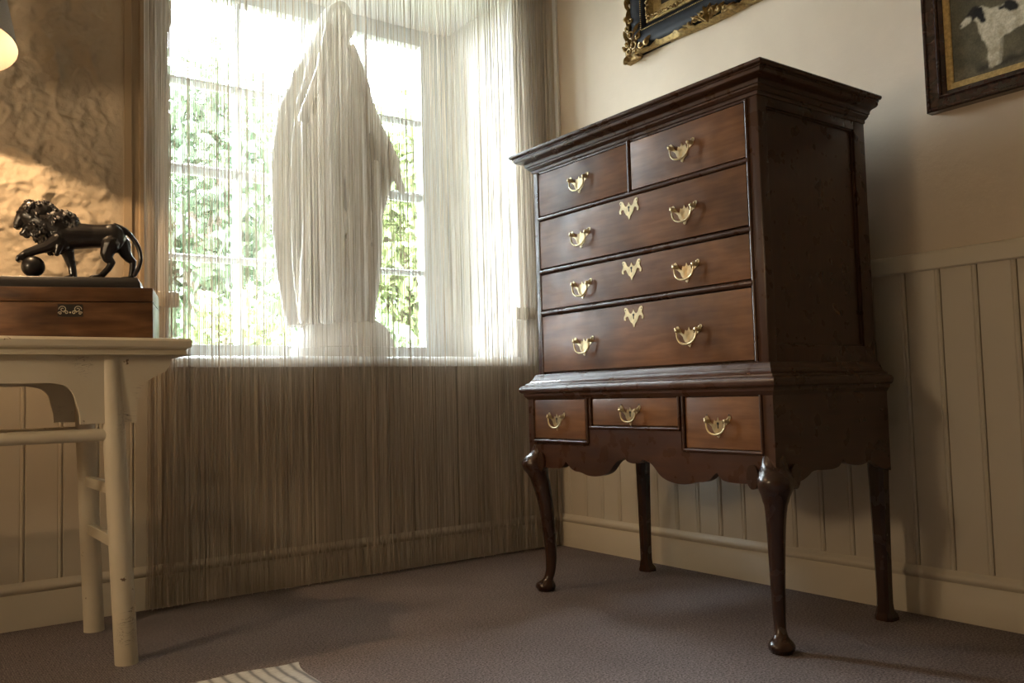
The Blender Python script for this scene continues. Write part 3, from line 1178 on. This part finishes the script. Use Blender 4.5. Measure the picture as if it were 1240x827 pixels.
obj('apron', spandrel(-.633, .018), M['table'], tbl, angle=30)
obj('apron', spandrel(-.214, .018), M['table'], tbl, angle=30)
for xx in (-2.088, mx_(-2.088)):
    boxobj('side_apron', (xx - .009, xx + .009, -.60, -.23, .78, .852), M['table'], tbl, bev=.002)
lerp_leg = lambda a, b, z: Vector(a).lerp(Vector(b), (a[2] - z) / (a[2] - b[2]))
for z, r in ((.630, .0175),):
    a = lerp_leg(FT, FF, z)
    bm = BM()
    tube(bm, [a, (mx_(a.x), a.y, a.z)], r, 14)
    obj('stretcher', bm, M['table'], tbl, angle=60)
    a = lerp_leg(BT, BF, z)
    bm = BM()
    tube(bm, [a, (mx_(a.x), a.y, a.z)], r, 14)
    obj('stretcher', bm, M['table'], tbl, angle=60)
for z in (.475, .325):
    for mirror in (0, 1):
        a, b = lerp_leg(FT, FF, z), lerp_leg(BT, BF, z)
        if mirror:
            a.x, b.x = mx_(a.x), mx_(b.x)
        boxobj('side_rung', (a.x - .011, a.x + .011, a.y, b.y, z - .016, z + .016), M['table'], tbl, bev=.003)

# ================================================================== BOX ON THE TABLE
TURN = math.radians(-18)            # box and lion stand turned a little on the table
_n = Vector((-math.sin(TURN), math.cos(TURN), 0))
BC = Vector((-1.9825, -0.615, 0)) + _n * .125    # middle of the box's right end
BX0, BX1, BYF, BYB, BZ = BC.x - .42, BC.x, BC.y - .125, BC.y + .125, .9
wb = thing('wooden_box', (BC.x, BC.y, BZ), 'rectangular walnut box with inlaid lock plate, under the lion statuette', 'box')
wb.rotation_euler = (0, 0, TURN)
boxobj('body', (BX0, BX1, BYF, BYB, BZ, 1.006), M['walnut'], wb, bev=.002)
boxobj('lid', (BX0, BX1, BYF, BYB, 1.008, 1.0484), M['walnut'], wb, bev=.003)
LKX = BC.x - .2163
lk = boxobj('lock_plate', (LKX - .032, LKX + .032, BYF - .0015, BYF + .002, .964, .9995), M['inlay_black'], wb)
bm = BM()
for s in (-1, 1):
    for rad, turns, ox, oz in ((.0105, 1.4, .019, .003), (.006, 1.2, .010, -.006), (.005, 1.2, .026, -.008)):
        pts = []
        for k in range(16):
            t = k / 15
            a = turns * 2 * math.pi * t
            pts.append((LKX + s * (ox + rad * (1 - .8 * t) * math.cos(a)), BYF - .0016, .982 + oz + rad * (1 - .8 * t) * math.sin(a)))
        tube(bm, pts, .0011, 5)
tube(bm, [(LKX, BYF - .0016, .974), (LKX, BYF - .0016, .978)], .002, 6)
obj('scroll_inlay', bm, M['inlay_white'], lk)

# ================================================================== LION STATUETTE
SX, SZ = .002206, .00256
LY = BC.y
lz0 = 1.0862
L3 = lambda px, py, y=0.0: (BC.x - .419 + SX * px, LY + y, lz0 + SZ * (333.2 - py))
lion = thing('lion_statuette', (BC.x, LY, 1.0484), 'black lion statuette with one paw on a ball, on the walnut box', 'statuette')
lion.rotation_euler = (0, 0, TURN)
bm = BM()
bx0, bx1 = BC.x - .414, BC.x - .037
prof = [(0, 1.0485), (0, 1.056), (-.002, 1.070), (-.006, 1.078), (-.009, 1.084), (-.011, lz0)]
rings = []
for o, z in prof:
    rings.append([(bx0 - o, LY - .075 - o, z), (bx1 + o, LY - .075 - o, z), (bx1 + o, LY + .075 + o, z), (bx0 - o, LY + .075 + o, z)])
ring_loft(bm, rings)
obj('plinth', bm, M['black_marble'], lion, angle=25)
bm = BM()
ball(bm, L3(40.5, 320.2, -.022), 14.2 * SX, 4)
obj('ball', bm, M['black_marble'], lion)

bm = Blob()
S = SX
def lb(pts):
    limb(bm, [(L3(px, py, y), r * S) for px, py, y, r in pts], .18, 3 if pts[0][3] > 12 else 2)
# trunk
lb([(76, 283, 0, 18.5), (92, 282.5, 0, 18), (112, 282, 0, 16), (130, 281.5, 0, 16.2), (137, 282, 0, 15.2)])
ball(bm, L3(136, 284, -.016), (15 * S, 9 * S, 19 * S), 3)
ball(bm, L3(138, 284, .016), (15 * S, 9 * S, 19 * S), 3)
ball(bm, L3(72, 287, -.02), (14 * S, 9 * S, 19 * S), 3)
ball(bm, L3(72, 287, .02), (14 * S, 9 * S, 19 * S), 3)
# neck and head
lb([(72, 276, 0, 18), (52, 267, 0, 17), (34, 260, 0, 13.5)])
lb([(31, 256, 0, 11), (26, 263, 0, 9.5), (21, 270, 0, 6.6)])
ball(bm, L3(18.2, 268.5, 0), (3.6 * S, 4.5 * S, 2.6 * S), 2)
for s in (-1, 1):
    ball(bm, L3(19.5, 273.5, s * .008), (4.2 * S, 3.6 * S, 3.6 * S), 2)
    lb([(21.5, 257.5, s * .010, 2.8), (26, 257, s * .017, 2.6)])
    ball(bm, L3(23.2, 260.5, s * .0145), 1.9 * S, 2)
    ball(bm, L3(40, 250, s * .027), (4 * S, 2.5 * S, 5 * S), 2)
lb([(33, 274, 0, 6.5), (28, 280.5, 0, 4.6), (25.5, 281, 0, 3.6)])
ball(bm, L3(31, 283.5, 0), (4.5 * S, 3.5 * S, 3.6 * S), 2)
# mane: locks scattered over a few big masses
masses = [(84, 270, 9, 12), (36, 254, 13.5, 13), (50, 258, 17, 16), (66, 268, 18, 18), (52, 280, 14, 14), (78, 264, 12, 13), (60, 292, 11, 13), (42, 272, 11.5, 12)]
for px, py, r, ry in masses:
    ball(bm, L3(px, py), (r * S, ry * S, r * S), 3)
g = random.Random(3)
for px, py, r, ry in masses:
    for k in range(80):
        d = Vector((g.gauss(0, 1), g.gauss(0, 1), g.gauss(0, 1))).normalized()
        if d.x < -.35 and py < 272 and px < 45 and abs(d.y) < .8 and d.z < .75:
            continue
        c_ = Vector(L3(px, py)) + Vector((d.x * r, d.y * ry, d.z * r)) * S * 1.03
        tdir = Vector((.5, d.y * .3, -.8)) * S * g.uniform(3.5, 6.5)
        e_ = c_ + tdir
        limb(bm, [(c_, g.uniform(1.6, 2.6) * S), (c_.lerp(e_, .6) + d * S * 1.6, 1.7 * S), (e_, 1.0 * S)], .7, 1)
for px, py in ((82, 258), (88, 263), (90, 270), (84, 276), (80, 286)):
    for s in (-1, 1):
        limb(bm, [(L3(px, py, s * .028), 3 * S), (L3(px + 4, py + 6, s * .031), 1.3 * S)], .6, 1)
# raised foreleg on the ball (near side)
lb([(70, 290, -.026, 10), (58, 297, -.028, 7.6), (44, 301.5, -.026, 6.4), (33, 305, -.024, 5.6), (28, 309, -.024, 5.6)])
for k in range(4):
    yy = -.024 + (k - 1.5) * .0065
    lb([(29, 308, yy, 3.2), (24.5, 310, yy, 3.0), (23, 313.5, yy, 2.4)])
lb([(72, 296, -.034, 5.5), (69.5, 305.5, -.034, 3.6)])
# planted foreleg
lb([(77, 296, .026, 9.5), (80, 307, .026, 7), (83.5, 317, .026, 5.4), (85, 328, .026, 5.2)])
for k in range(4):
    yy = .026 + (k - 1.5) * .0068
    lb([(83, 329.5, yy, 3.4), (75, 331, yy, 3.0), (71.5, 332, yy, 2.0)])
# hind legs with stifle forward and hock back
def hind(dx, y, paw_dx):
    lb([(134 + dx, 292, y, 12), (129 + dx, 303, y, 8.6), (130 + dx, 309, y, 6.6), (135.5 + dx, 314, y, 4.6), (131 + dx, 321, y, 4.4), (123 + dx + paw_dx, 329, y, 4.4)])
    for k in range(4):
        yy = y + (k - 1.5) * .0066
        lb([(120 + dx + paw_dx, 330, yy, 3.2), (112 + dx + paw_dx, 331.5, yy, 2.8), (108.5 + dx + paw_dx, 332.3, yy, 1.8)])
hind(0, -.022, 0)
lb([(146, 289, .022, 11.5), (150, 300, .022, 8), (154.5, 306, .022, 6), (160, 310, .022, 4.6), (159, 320, .022, 4.3), (157.5, 329, .022, 4.3)])
for k in range(4):
    yy = .022 + (k - 1.5) * .0066
    lb([(155, 330.5, yy, 3.2), (147, 331, yy, 3.0), (142.5, 332.3, yy, 1.8)])
lb([(150, 332, .022, 3), (130, 333, .012, 2.4), (114, 333, 0, 2)])
# tail
tl = crom([(138, 268.5, 0), (150, 273, 0), (160, 282.5, 0), (167.5, 294, 0), (170.5, 306, 0), (168.5, 317, 0), (163, 327, 0)], 5)
lb([(p.x, p.y, p.z, 3.6 - .9 * i / len(tl)) for i, p in enumerate(tl)])
remesh('body', bm, .0016, 2, M['bronze'], lion)

# ================================================================== TABLE LAMP
LC = Vector((-2.462, -.40, 1.742))
lamp = thing('table_lamp', (LC.x, LC.y, .9), 'lit table lamp with grey cone shade at the left edge, above the lion', 'lamp')
bm = BM()
lathe(bm, [(.060, .9), (.062, .906), (.058, .918), (.020, .930), (.012, .95), (.010, 1.3), (.010, 1.80), (.014, 1.81), (.014, 1.83), (.004, 1.84)], LC.x, LC.y, 20)
obj('stand', bm, M['lamp_metal'], lamp)
tilt = Matrix.Translation(LC) @ Matrix.Rotation(math.radians(-13), 4, 'X') @ Matrix.Translation(-LC)
bm = BM()
n = 56
pr_out = [(.158, 1.742), (.150, 1.79), (.136, 1.88), (.120, 1.985)]
pr_in = [(.1565, 1.742), (.1485, 1.79), (.1345, 1.88), (.1185, 1.985)]
ringf = lambda r, z: [(LC.x + r * math.cos(2 * math.pi * k / n), LC.y + r * math.sin(2 * math.pi * k / n), z) for k in range(n)]
ring_loft(bm, [ringf(*p) for p in pr_in[::-1]] + [ringf(*p) for p in pr_out], False)
bm.verts.ensure_lookup_table()
bmesh.ops.transform(bm, matrix=tilt, verts=bm.verts)
for i, f in enumerate(bm.faces):
    f.material_index = 0 if i < 3 * n else 1
obj('lamp_shade', bm, [M['shade_in'], M['shade_out']], lamp, angle=50)
bm = BM()
tube(bm, [tilt @ (LC + Vector((.004 * math.cos(a), .004 * math.sin(a), .07)) + Vector((.150 * math.cos(a), .150 * math.sin(a), 0))) for a in (0, 1.57)], .001, 4) if False else None
for a in (0.5, 0.5 + 2.094, 0.5 + 4.189):
    tube(bm, [(LC.x, LC.y, 1.832), tilt @ (LC + Vector((.118 * math.cos(a), .118 * math.sin(a), .238)))], .0018, 6)
obj('shade_carrier', bm, M['lamp_metal'], lamp)
bm = BM()
ball(bm, (LC.x + .028, LC.y, 1.835), .026, 3)
obj('bulb', bm, M['bulb'], lamp)
pl = bpy.data.lights.new('bulb_light', 'POINT')
pl.energy = LAMP_W
pl.color = (1.0, .66, .36)
pl.shadow_soft_size = .005
po = bpy.data.objects.new('bulb_light', pl)
po.location = Vector((LC.x + .028, LC.y, 1.803)) - Vector(lamp.location)
po.parent = lamp
COL.objects.link(po)

# ================================================================== PICTURES ON THE RIGHT WALL
def painted(name, y0, y1, z0, z1, x, fn, parent, ny=150, nz=110):
    """canvas lying on the wall; fn(u, v) -> colour, u left to right, v bottom to top"""
    vs, cs, fs = [], [], []
    off = root_of(parent).location
    for j in range(nz + 1):
        for i in range(ny + 1):
            u, v_ = i / ny, j / nz
            vs.append((x - off.x, y0 + (y1 - y0) * u - off.y, z0 + (z1 - z0) * v_ - off.z))
            cs.append((*fn(u, v_), 1.0))
    for j in range(nz):
        for i in range(ny):
            a = j * (ny + 1) + i
            fs.append((a, a + ny + 1, a + ny + 2, a + 1))
    me = bpy.data.meshes.new(name)
    me.from_pydata(vs, [], fs)
    at_ = me.color_attributes.new('paint', 'FLOAT_COLOR', 'POINT')
    at_.data.foreach_set('color', np.array(cs, dtype=np.float32).ravel())
    finish(me, M['canvas'], False)
    return link(name, me, parent)


def frame_ring(bm, y0, y1, z0, z1, prof):
    """profile of (inset, thickness) swept round a rectangle on the wall x=0"""
    ring = []
    for o, t in prof:
        ring.append([(-t, y0 - o, z0 + o), (-t, y1 + o, z0 + o), (-t, y1 + o, z1 - o), (-t, y0 - o, z1 - o)])
    ring_loft(bm, ring, False)


def lerp3(a, b, t):
    t = max(0.0, min(1.0, t))
    return tuple(p + (q - p) * t for p, q in zip(a, b))


# --- dog picture
DY0, DY1, DZ0, DZ1 = -1.900, -2.640, 1.537, 2.07
dp = thing('dog_picture', (0, (DY0 + DY1) / 2, DZ0), 'framed painting of a white and black hound, right wall at the upper right', 'picture')
bm = BM()
frame_ring(bm, DY0, DY1, DZ0, DZ1, [(0, .0), (0, .030), (.004, .036), (.010, .036), (.014, .030), (.018, .029), (.030, .026), (.038, .024)])
obj('frame', bm, M['frame_wood'], dp, angle=25)
bm = BM()
frame_ring(bm, DY0, DY1, DZ0, DZ1, [(.036, .018), (.037, .027), (.041, .030), (.045, .028), (.047, .020), (.058, .016), (.060, .010)])
obj('frame_inner_moulding', bm, M['frame_wood'], dp, angle=25)
bm = BM()
frame_ring(bm, DY0, DY1, DZ0, DZ1, [(.058, .010), (.059, .014), (.070, .013), (.078, .009), (.079, .005)])
obj('gilt_slip', bm, M['gilt_pale'], dp, angle=25)


def seg_d(p, a, b):
    ax, ay = a; bx, by = b
    dx, dy = bx - ax, by - ay
    t = max(0, min(1, ((p[0] - ax) * dx + (p[1] - ay) * dy) / (dx * dx + dy * dy + 1e-12)))
    return math.hypot(p[0] - ax - t * dx, p[1] - ay - t * dy), t


CY0, CY1, CZ0, CZ1 = DY0 - .076, DY1 + .076, DZ0 + .076, DZ1 - .076
def dog(u, v_):
    yy = (CY1 - CY0) * u + CY0
    p = (-yy, (CZ1 - CZ0) * v_ + CZ0)      # metres on the wall
    n1 = noise.fractal(Vector((p[0] * 14, p[1] * 14, 1)), 1, 2, 4)
    n2 = noise.fractal(Vector((p[0] * 45, p[1] * 45, 4)), 1, 2, 4)
    c = lerp3((.060, .049, .028), (.150, .128, .074), .45 + .5 * n1)
    gr = (1.672 + .03 * n1 - p[1]) / .05
    c = lerp3(c, lerp3((.085, .068, .040), (.17, .14, .085), .5 + .6 * n2), gr)
    q = (p[0] + .004 * n2, p[1] + .004 * n2)
    sh, _ = seg_d(q, (2.06, 1.632), (2.32, 1.640))
    c = lerp3(c, (.028, .022, .014), (.020 - sh) / .02 * .8)
    white = lambda: lerp3((.40, .34, .23), (.62, .56, .42), .5 + .7 * n2 + (q[1] - 1.74) * 3)

    def paint(a, b, ra, rb, col, c, soft=.005):
        d, t = seg_d(q, a, b)
        return lerp3(c, col, (ra + (rb - ra) * t - d) / soft + .5)
    # far legs, body, chest, near legs, tail, head
    for a, b, ra, rb in (((2.115, 1.74), (2.112, 1.640), .014, .008), ((2.278, 1.73), (2.262, 1.646), .016, .009)):
        c = paint(a, b, ra, rb, tuple(k * .62 for k in white()), c)
    for a, b, ra, rb in (((2.105, 1.752), (2.20, 1.768), .048, .038), ((2.20, 1.768), (2.262, 1.776), .036, .040), ((2.078, 1.772), (2.100, 1.735), .026, .036),
                         ((2.086, 1.73), (2.093, 1.672), .018, .011), ((2.093, 1.672), (2.090, 1.634), .010, .009), ((2.105, 1.73), (2.102, 1.636), .014, .008),
                         ((2.272, 1.768), (2.295, 1.715), .036, .019), ((2.295, 1.715), (2.316, 1.684), .015, .010), ((2.316, 1.684), (2.306, 1.640), .010, .009),
                         ((2.295, 1.79), (2.385, 1.835), .008, .004), ((2.060, 1.800), (2.085, 1.775), .020, .028)):
        c = paint(a, b, ra, rb, white(), c)
    for a, b, ra, rb in (((2.146, 1.795), (2.160, 1.780), .014, .011), ((2.125, 1.795), (2.129, 1.793), .006, .006), ((2.225, 1.803), (2.250, 1.795), .018, .015)):
        c = paint(a, b, ra, rb, (.022, .018, .015), c)
    c = paint((2.052, 1.806), (2.030, 1.792), .018, .012, (.024, .019, .015), c)
    c = paint((2.028, 1.789), (2.014, 1.782), .011, .008, white(), c)
    c = paint((2.009, 1.783), (2.010, 1.782), .004, .004, (.02, .016, .014), c)
    c = paint((2.060, 1.806), (2.072, 1.775), .012, .009, (.016, .013, .011), c)
    return c


painted('canvas', CY0, CY1, CZ0, CZ1, -.008, dog, dp)
boxobj('backing', (-.007, -.002, CY1 - .07, CY0 + .07, CZ0 - .07, CZ1 + .07), M['frame_black'], dp)

# --- ornate gilt and black frame above the chest
OY0, OY1, OZ0, OZ1 = -.615, -1.520, 2.135, 2.86
op = thing('ornate_picture', (0, (OY0 + OY1) / 2, OZ0), 'painting in an ornate black and gold frame, above the chest of drawers', 'picture')
bm = BM()
frame_ring(bm, OY0, OY1, OZ0, OZ1, [(.004, 0), (.004, .012), (.010, .020), (.020, .030), (.035, .040), (.055, .045), (.080, .043), (.098, .038), (.112, .030), (.118, .024)])
obj('frame', bm, M['frame_black'], op, angle=40)
bm = BM()
frame_ring(bm, OY0, OY1, OZ0, OZ1, [(.116, .020), (.117, .034), (.124, .040), (.134, .038), (.140, .030), (.146, .022), (.150, .018)])
obj('gilt_border', bm, M['gilt'], op, angle=40)
bm = BM()
frame_ring(bm, OY0, OY1, OZ0, OZ1, [(.148, .018), (.149, .022), (.160, .018), (.176, .012), (.180, .006)])
obj('gilt_slip', bm, M['gilt_pale'], op, angle=40)
# beaded line and the carved crust of the inner border
bm = BM()
bm2 = BM()
def along(o, step):
    y0, y1, z0, z1 = OY0 - o, OY1 + o, OZ0 + o, OZ1 - o
    for a, b in (((y0, z0), (y1, z0)), ((y1, z0), (y1, z1)), ((y1, z1), (y0, z1)), ((y0, z1), (y0, z0))):
        L_ = math.hypot(b[0] - a[0], b[1] - a[1])
        k = int(L_ / step)
        for i in range(k):
            t = (i + .5) / k
            yield a[0] + (b[0] - a[0]) * t, a[1] + (b[1] - a[1]) * t
for y, z in along(.092, .0085):
    bmesh.ops.create_icosphere(bm, subdivisions=1, radius=.0032, matrix=Matrix.Translation((-.0430, y, z)))
g = random.Random(5)
for y, z in along(.130, .0058):
    mm = Matrix.Translation((-.042 - g.uniform(-.002, .003), y + g.uniform(-.004, .004), z + g.uniform(-.006, .006))) @ Matrix.Rotation(g.uniform(0, 3), 4, 'X') @ Matrix.Diagonal((.0055, .0085, .0042, 1))
    bmesh.ops.create_icosphere(bm2, subdivisions=1, radius=1, matrix=mm)
tag(obj('bead_row', bm, M['gilt_pale'], op, angle=80), kind='stuff')
tag(obj('carved_crust', bm2, M['gilt'], op, angle=80), kind='stuff')


def scroll(bm, c, r, turns, a0, sgn, x=-.045, thick=.0045, tail=.03):
    """one carved C-scroll with a leafy tail, in the wall plane"""
    pts, rad = [], []
    for k in range(22):
        t = k / 21
        a = a0 + sgn * turns * 2 * math.pi * t
        rr = r * (.22 + .78 * t)
        pts.append((x - .010 * (1 - t), c[0] + rr * math.cos(a), c[1] + rr * math.sin(a)))
        rad.append(thick * (1.3 - .5 * t))
    a = a0 + sgn * turns * 2 * math.pi
    tx, tz = -sgn * math.sin(a), sgn * math.cos(a)
    ly, lz = pts[-1][1], pts[-1][2]
    for k in range(1, 5):
        pts.append((x + .002 * k, ly + tx * tail * k / 4, lz + tz * tail * k / 4))
        rad.append(thick * .8 * (1 - .2 * k))
    tube(bm, pts, rad, 6)
    ball(bm, pts[0], thick * 1.6, 1)


def leaf(bm, a, b, wd, x=-.045):
    """pointed acanthus leaf from a to b (y,z)"""
    dy, dz = b[0] - a[0], b[1] - a[1]
    ln = math.hypot(dy, dz)
    ny_, nz_ = -dz / ln, dy / ln
    rings = []
    for k in range(7):
        t = k / 6
        h = wd * math.sin(math.pi * min(1, t * .92 + .06)) * (1 + .25 * math.sin(t * 18))
        cyy, czz = a[0] + dy * t, a[1] + dz * t
        lift = .012 * math.sin(math.pi * t)
        rings.append([(x + .004, cyy + ny_ * h, czz + nz_ * h), (x - lift * .5 - .003, cyy + ny_ * h * .5, czz + nz_ * h * .5), (x - lift - .004, cyy, czz),
                      (x - lift * .5 - .003, cyy - ny_ * h * .5, czz - nz_ * h * .5), (x + .004, cyy - ny_ * h, czz - nz_ * h), (x + .010, cyy, czz)])
    ring_loft(bm, rings)


def corner(sy, sz, cy, cz):
    bm = BM()
    P = lambda y, z: (cy + sy * y, cz + sz * z)
    spec = [(.022, .020, .020, 1.2, 0, 1), (.050, .045, .022, 1.3, 1.2, -1), (.090, .030, .017, 1.2, 2.4, 1), (.030, .092, .018, 1.3, 4.0, -1), (.012, .060, .016, 1.2, .6, 1),
            (.062, .012, .015, 1.2, 2.8, -1), (.075, .070, .016, 1.1, 5.2, 1), (.014, .125, .016, 1.3, 1.0, -1), (.120, .030, .013, 1.2, 3.2, 1), (.034, .150, .013, 1.1, 5.0, 1), (.006, .170, .013, 1.2, 2.0, 1)]
    for y, z, r, tn, a0, sg in spec:
        scroll(bm, P(y, z), r, tn, a0 * sy, sg * sy * sz, -.042, .0042, .022)
    for a, b, wd in (((.01, .012), (-.018, -.020), .016), ((.03, .03), (.085, .095), .015), ((.04, .005), (.135, .008), .011), ((.01, .06), (-.012, .125), .011), ((.012, .12), (.020, .215), .011),
                     ((.0, .03), (-.02, .06), .012), ((.05, .0), (.08, -.016), .010), ((.10, .03), (.150, .055), .010), ((.045, .09), (.085, .13), .009), ((.02, .20), (.005, .235), .008)):
        leaf(bm, P(*a), P(*b), wd, -.040)
    # solid corner block behind the carving
    prism(bm, [P(*q) for q in ((-.016, -.018), (.050, -.010), (.075, .015), (.050, .05), (.012, .085), (-.010, .05))], -.002, -.036, lambda u, v_, t: (t, u, v_))
    return obj('corner_ornament', bm, M['gilt'], op, angle=50)


corner(-1, 1, OY0, OZ0)
corner(1, 1, OY1, OZ0)
corner(-1, -1, OY0, OZ1)
corner(1, -1, OY1, OZ1)
# swept gilt edge along the rails with a carved centre
def swept(a, b, up, name='gilt_edge'):
    """a,b ends (y,z); up = inward direction (y,z)"""
    bm = BM()
    k = 60
    dy, dz = b[0] - a[0], b[1] - a[1]
    rings = []
    for i in range(k + 1):
        t = i / k
        bulge = .003
        y, z = a[0] + dy * t, a[1] + dz * t
        w0, w1 = -.001 - .008 * max(0, math.sin(math.pi * t)) ** 4, bulge + .024 * math.exp(-((t - .20) / .10) ** 4) + .024 * math.exp(-((t - .80) / .10) ** 4)
        rings.append([(-.002, y + up[0] * w0, z + up[1] * w0), (-.020, y + up[0] * w0, z + up[1] * w0), (-.030, y + up[0] * (w0 + w1) / 2, z + up[1] * (w0 + w1) / 2),
                      (-.036, y + up[0] * w1, z + up[1] * w1), (-.002, y + up[0] * w1, z + up[1] * w1)])
    ring_loft(bm, rings)
    obj(name, bm, M['gilt'], op, angle=50)
    bm = BM()
    my, mz = (a[0] + b[0]) / 2, (a[1] + b[1]) / 2
    ly, lz = dy / math.hypot(dy, dz), dz / math.hypot(dy, dz)
    Q = lambda s, h: (my + ly * s + up[0] * h, mz + lz * s + up[1] * h)
    for s in (-1, 1):
        for c_, h, r, a0 in ((.025, .025, .018, .5), (.060, .020, .015, 2.5), (.090, .012, .012, 4.0)):
            scroll(bm, Q(s * c_, h), r, 1.2, a0, s, -.044, .0038, .018)
        for c0, h0, c1, h1 in ((.01, .0, .05, .045), (.03, .01, .085, .040), (.07, .0, .13, .020), (.0, .01, .018, .060), (.10, .004, .155, .006)):
            leaf(bm, Q(s * c0, h0), Q(s * c1, h1), .010, -.042)
    leaf(bm, Q(0, -.012), Q(0, .048), .011, -.046)
    obj('centre_ornament', bm, M['gilt'], op, angle=50)


swept((OY0 - .07, OZ0 + .006), (OY1 + .07, OZ0 + .006), (0, 1))
swept((OY1 + .006, OZ0 + .10), (OY1 + .006, OZ1 - .10), (-1 * -1, 0))
swept((OY0 - .07, OZ1 - .006), (OY1 + .07, OZ1 - .006), (0, -1))
swept((OY0 - .006, OZ0 + .10), (OY0 - .006, OZ1 - .10), (-1, 0))


def landscape(u, v_):
    n1 = noise.fractal(Vector((u * 6, v_ * 5, 8)), 1, 2, 5)
    c = lerp3((.030, .024, .016), (.085, .070, .045), .5 + .6 * n1)
    return lerp3(c, (.20, .19, .16), (v_ - .55 + .2 * n1) * 2)


painted('canvas', OY0 - .176, OY1 + .176, OZ0 + .176, OZ1 - .176, -.007, landscape, op, 80, 60)
boxobj('backing', (-.006, -.002, OY1 + .01, OY0 - .01, OZ0 + .01, OZ1 - .01), M['frame_black'], op)

# ================================================================== RUG (its corner shows at the bottom edge)
rug = thing('rug', (-2.15, -1.5, 0), 'light grey woven rug on the carpet, its corner at the bottom edge', 'rug')
bm = BM()
ca, cb = Vector((-1.709, -.995, 0)), None
e1, e2 = Vector((-.998, .06, 0)).normalized(), Vector((-.12, -.99, 0)).normalized()
nu, nv = 40, 40
for zz in (0.002, 0.010):
    pass
top = [[None] * (nv + 1) for _ in range(nu + 1)]
bot = [[None] * (nv + 1) for _ in range(nu + 1)]
for i in range(nu + 1):
    for j in range(nv + 1):
        p = ca + e1 * (.9 * i / nu) + e2 * (1.5 * j / nv)
        p += e2 * (.006 * math.sin(i * .7)) * (1 if j == 0 else .3) + e1 * (.006 * math.sin(j * .9)) * (1 if i == 0 else .3)
        h = .010 + .003 * noise.noise(p * 9) + (.004 if j == 0 else 0)
        top[i][j] = bm.verts.new((p.x, p.y, h))
        bot[i][j] = bm.verts.new((p.x, p.y, .0005))
for i in range(nu):
    for j in range(nv):
        bm.faces.new((top[i][j], top[i][j + 1], top[i + 1][j + 1], top[i + 1][j]))
        bm.faces.new((bot[i][j], bot[i + 1][j], bot[i + 1][j + 1], bot[i][j + 1]))
for i in range(nu):
    bm.faces.new((top[i][0], top[i + 1][0], bot[i + 1][0], bot[i][0]))
    bm.faces.new((top[i][nv], bot[i][nv], bot[i + 1][nv], top[i + 1][nv]))
for j in range(nv):
    bm.faces.new((top[0][j], bot[0][j], bot[0][j + 1], top[0][j + 1]))
    bm.faces.new((top[nu][j], top[nu][j + 1], bot[nu][j + 1], bot[nu][j]))
obj('woven_field', bm, M['rug'], rug)
bm = BM()
tube(bm, [ca + e1 * (.9 * i / 30) + Vector((0, 0, .011)) + e2 * (.006 * math.sin(i * .93)) for i in range(31)], .004, 6)
obj('hem', bm, M['rug'], rug)

# ================================================================== FILL LAMP added out of view at the left, to warm the drawer fronts
GX_, GY_ = -3.98, -1.35
fl = thing('fill_lamp', (GX_, GY_, 0), 'added fill lamp with a round opal glass globe, out of view at the left of the room', 'lamp')
bm = BM()
lathe(bm, [(.15, 0), (.15, .02), (.13, .03), (.03, .045), (.014, .07), (.012, 1.10), (.03, 1.13), (.045, 1.18), (.02, 1.19)], GX_, GY_, 24)
obj('stand', bm, M['lamp_metal'], fl)
mt, nt, N, L, B = new_mat('opal_glass')
B.inputs['Base Color'].default_value = (.9, .85, .75, 1)
bm = BM()
ball(bm, (GX_, GY_, 1.32), .145, 3)
obj('globe', bm, mt, fl)
gl_ = bpy.data.lights.new('fill_light', 'POINT')
gl_.energy = FILL_W
gl_.color = (1.0, .78, .52)
gl_.shadow_soft_size = .15
gl_.use_soft_falloff = False
go = bpy.data.objects.new('fill_light', gl_)
go.parent = fl
go.location = (0, 0, 1.32)
COL.objects.link(go)
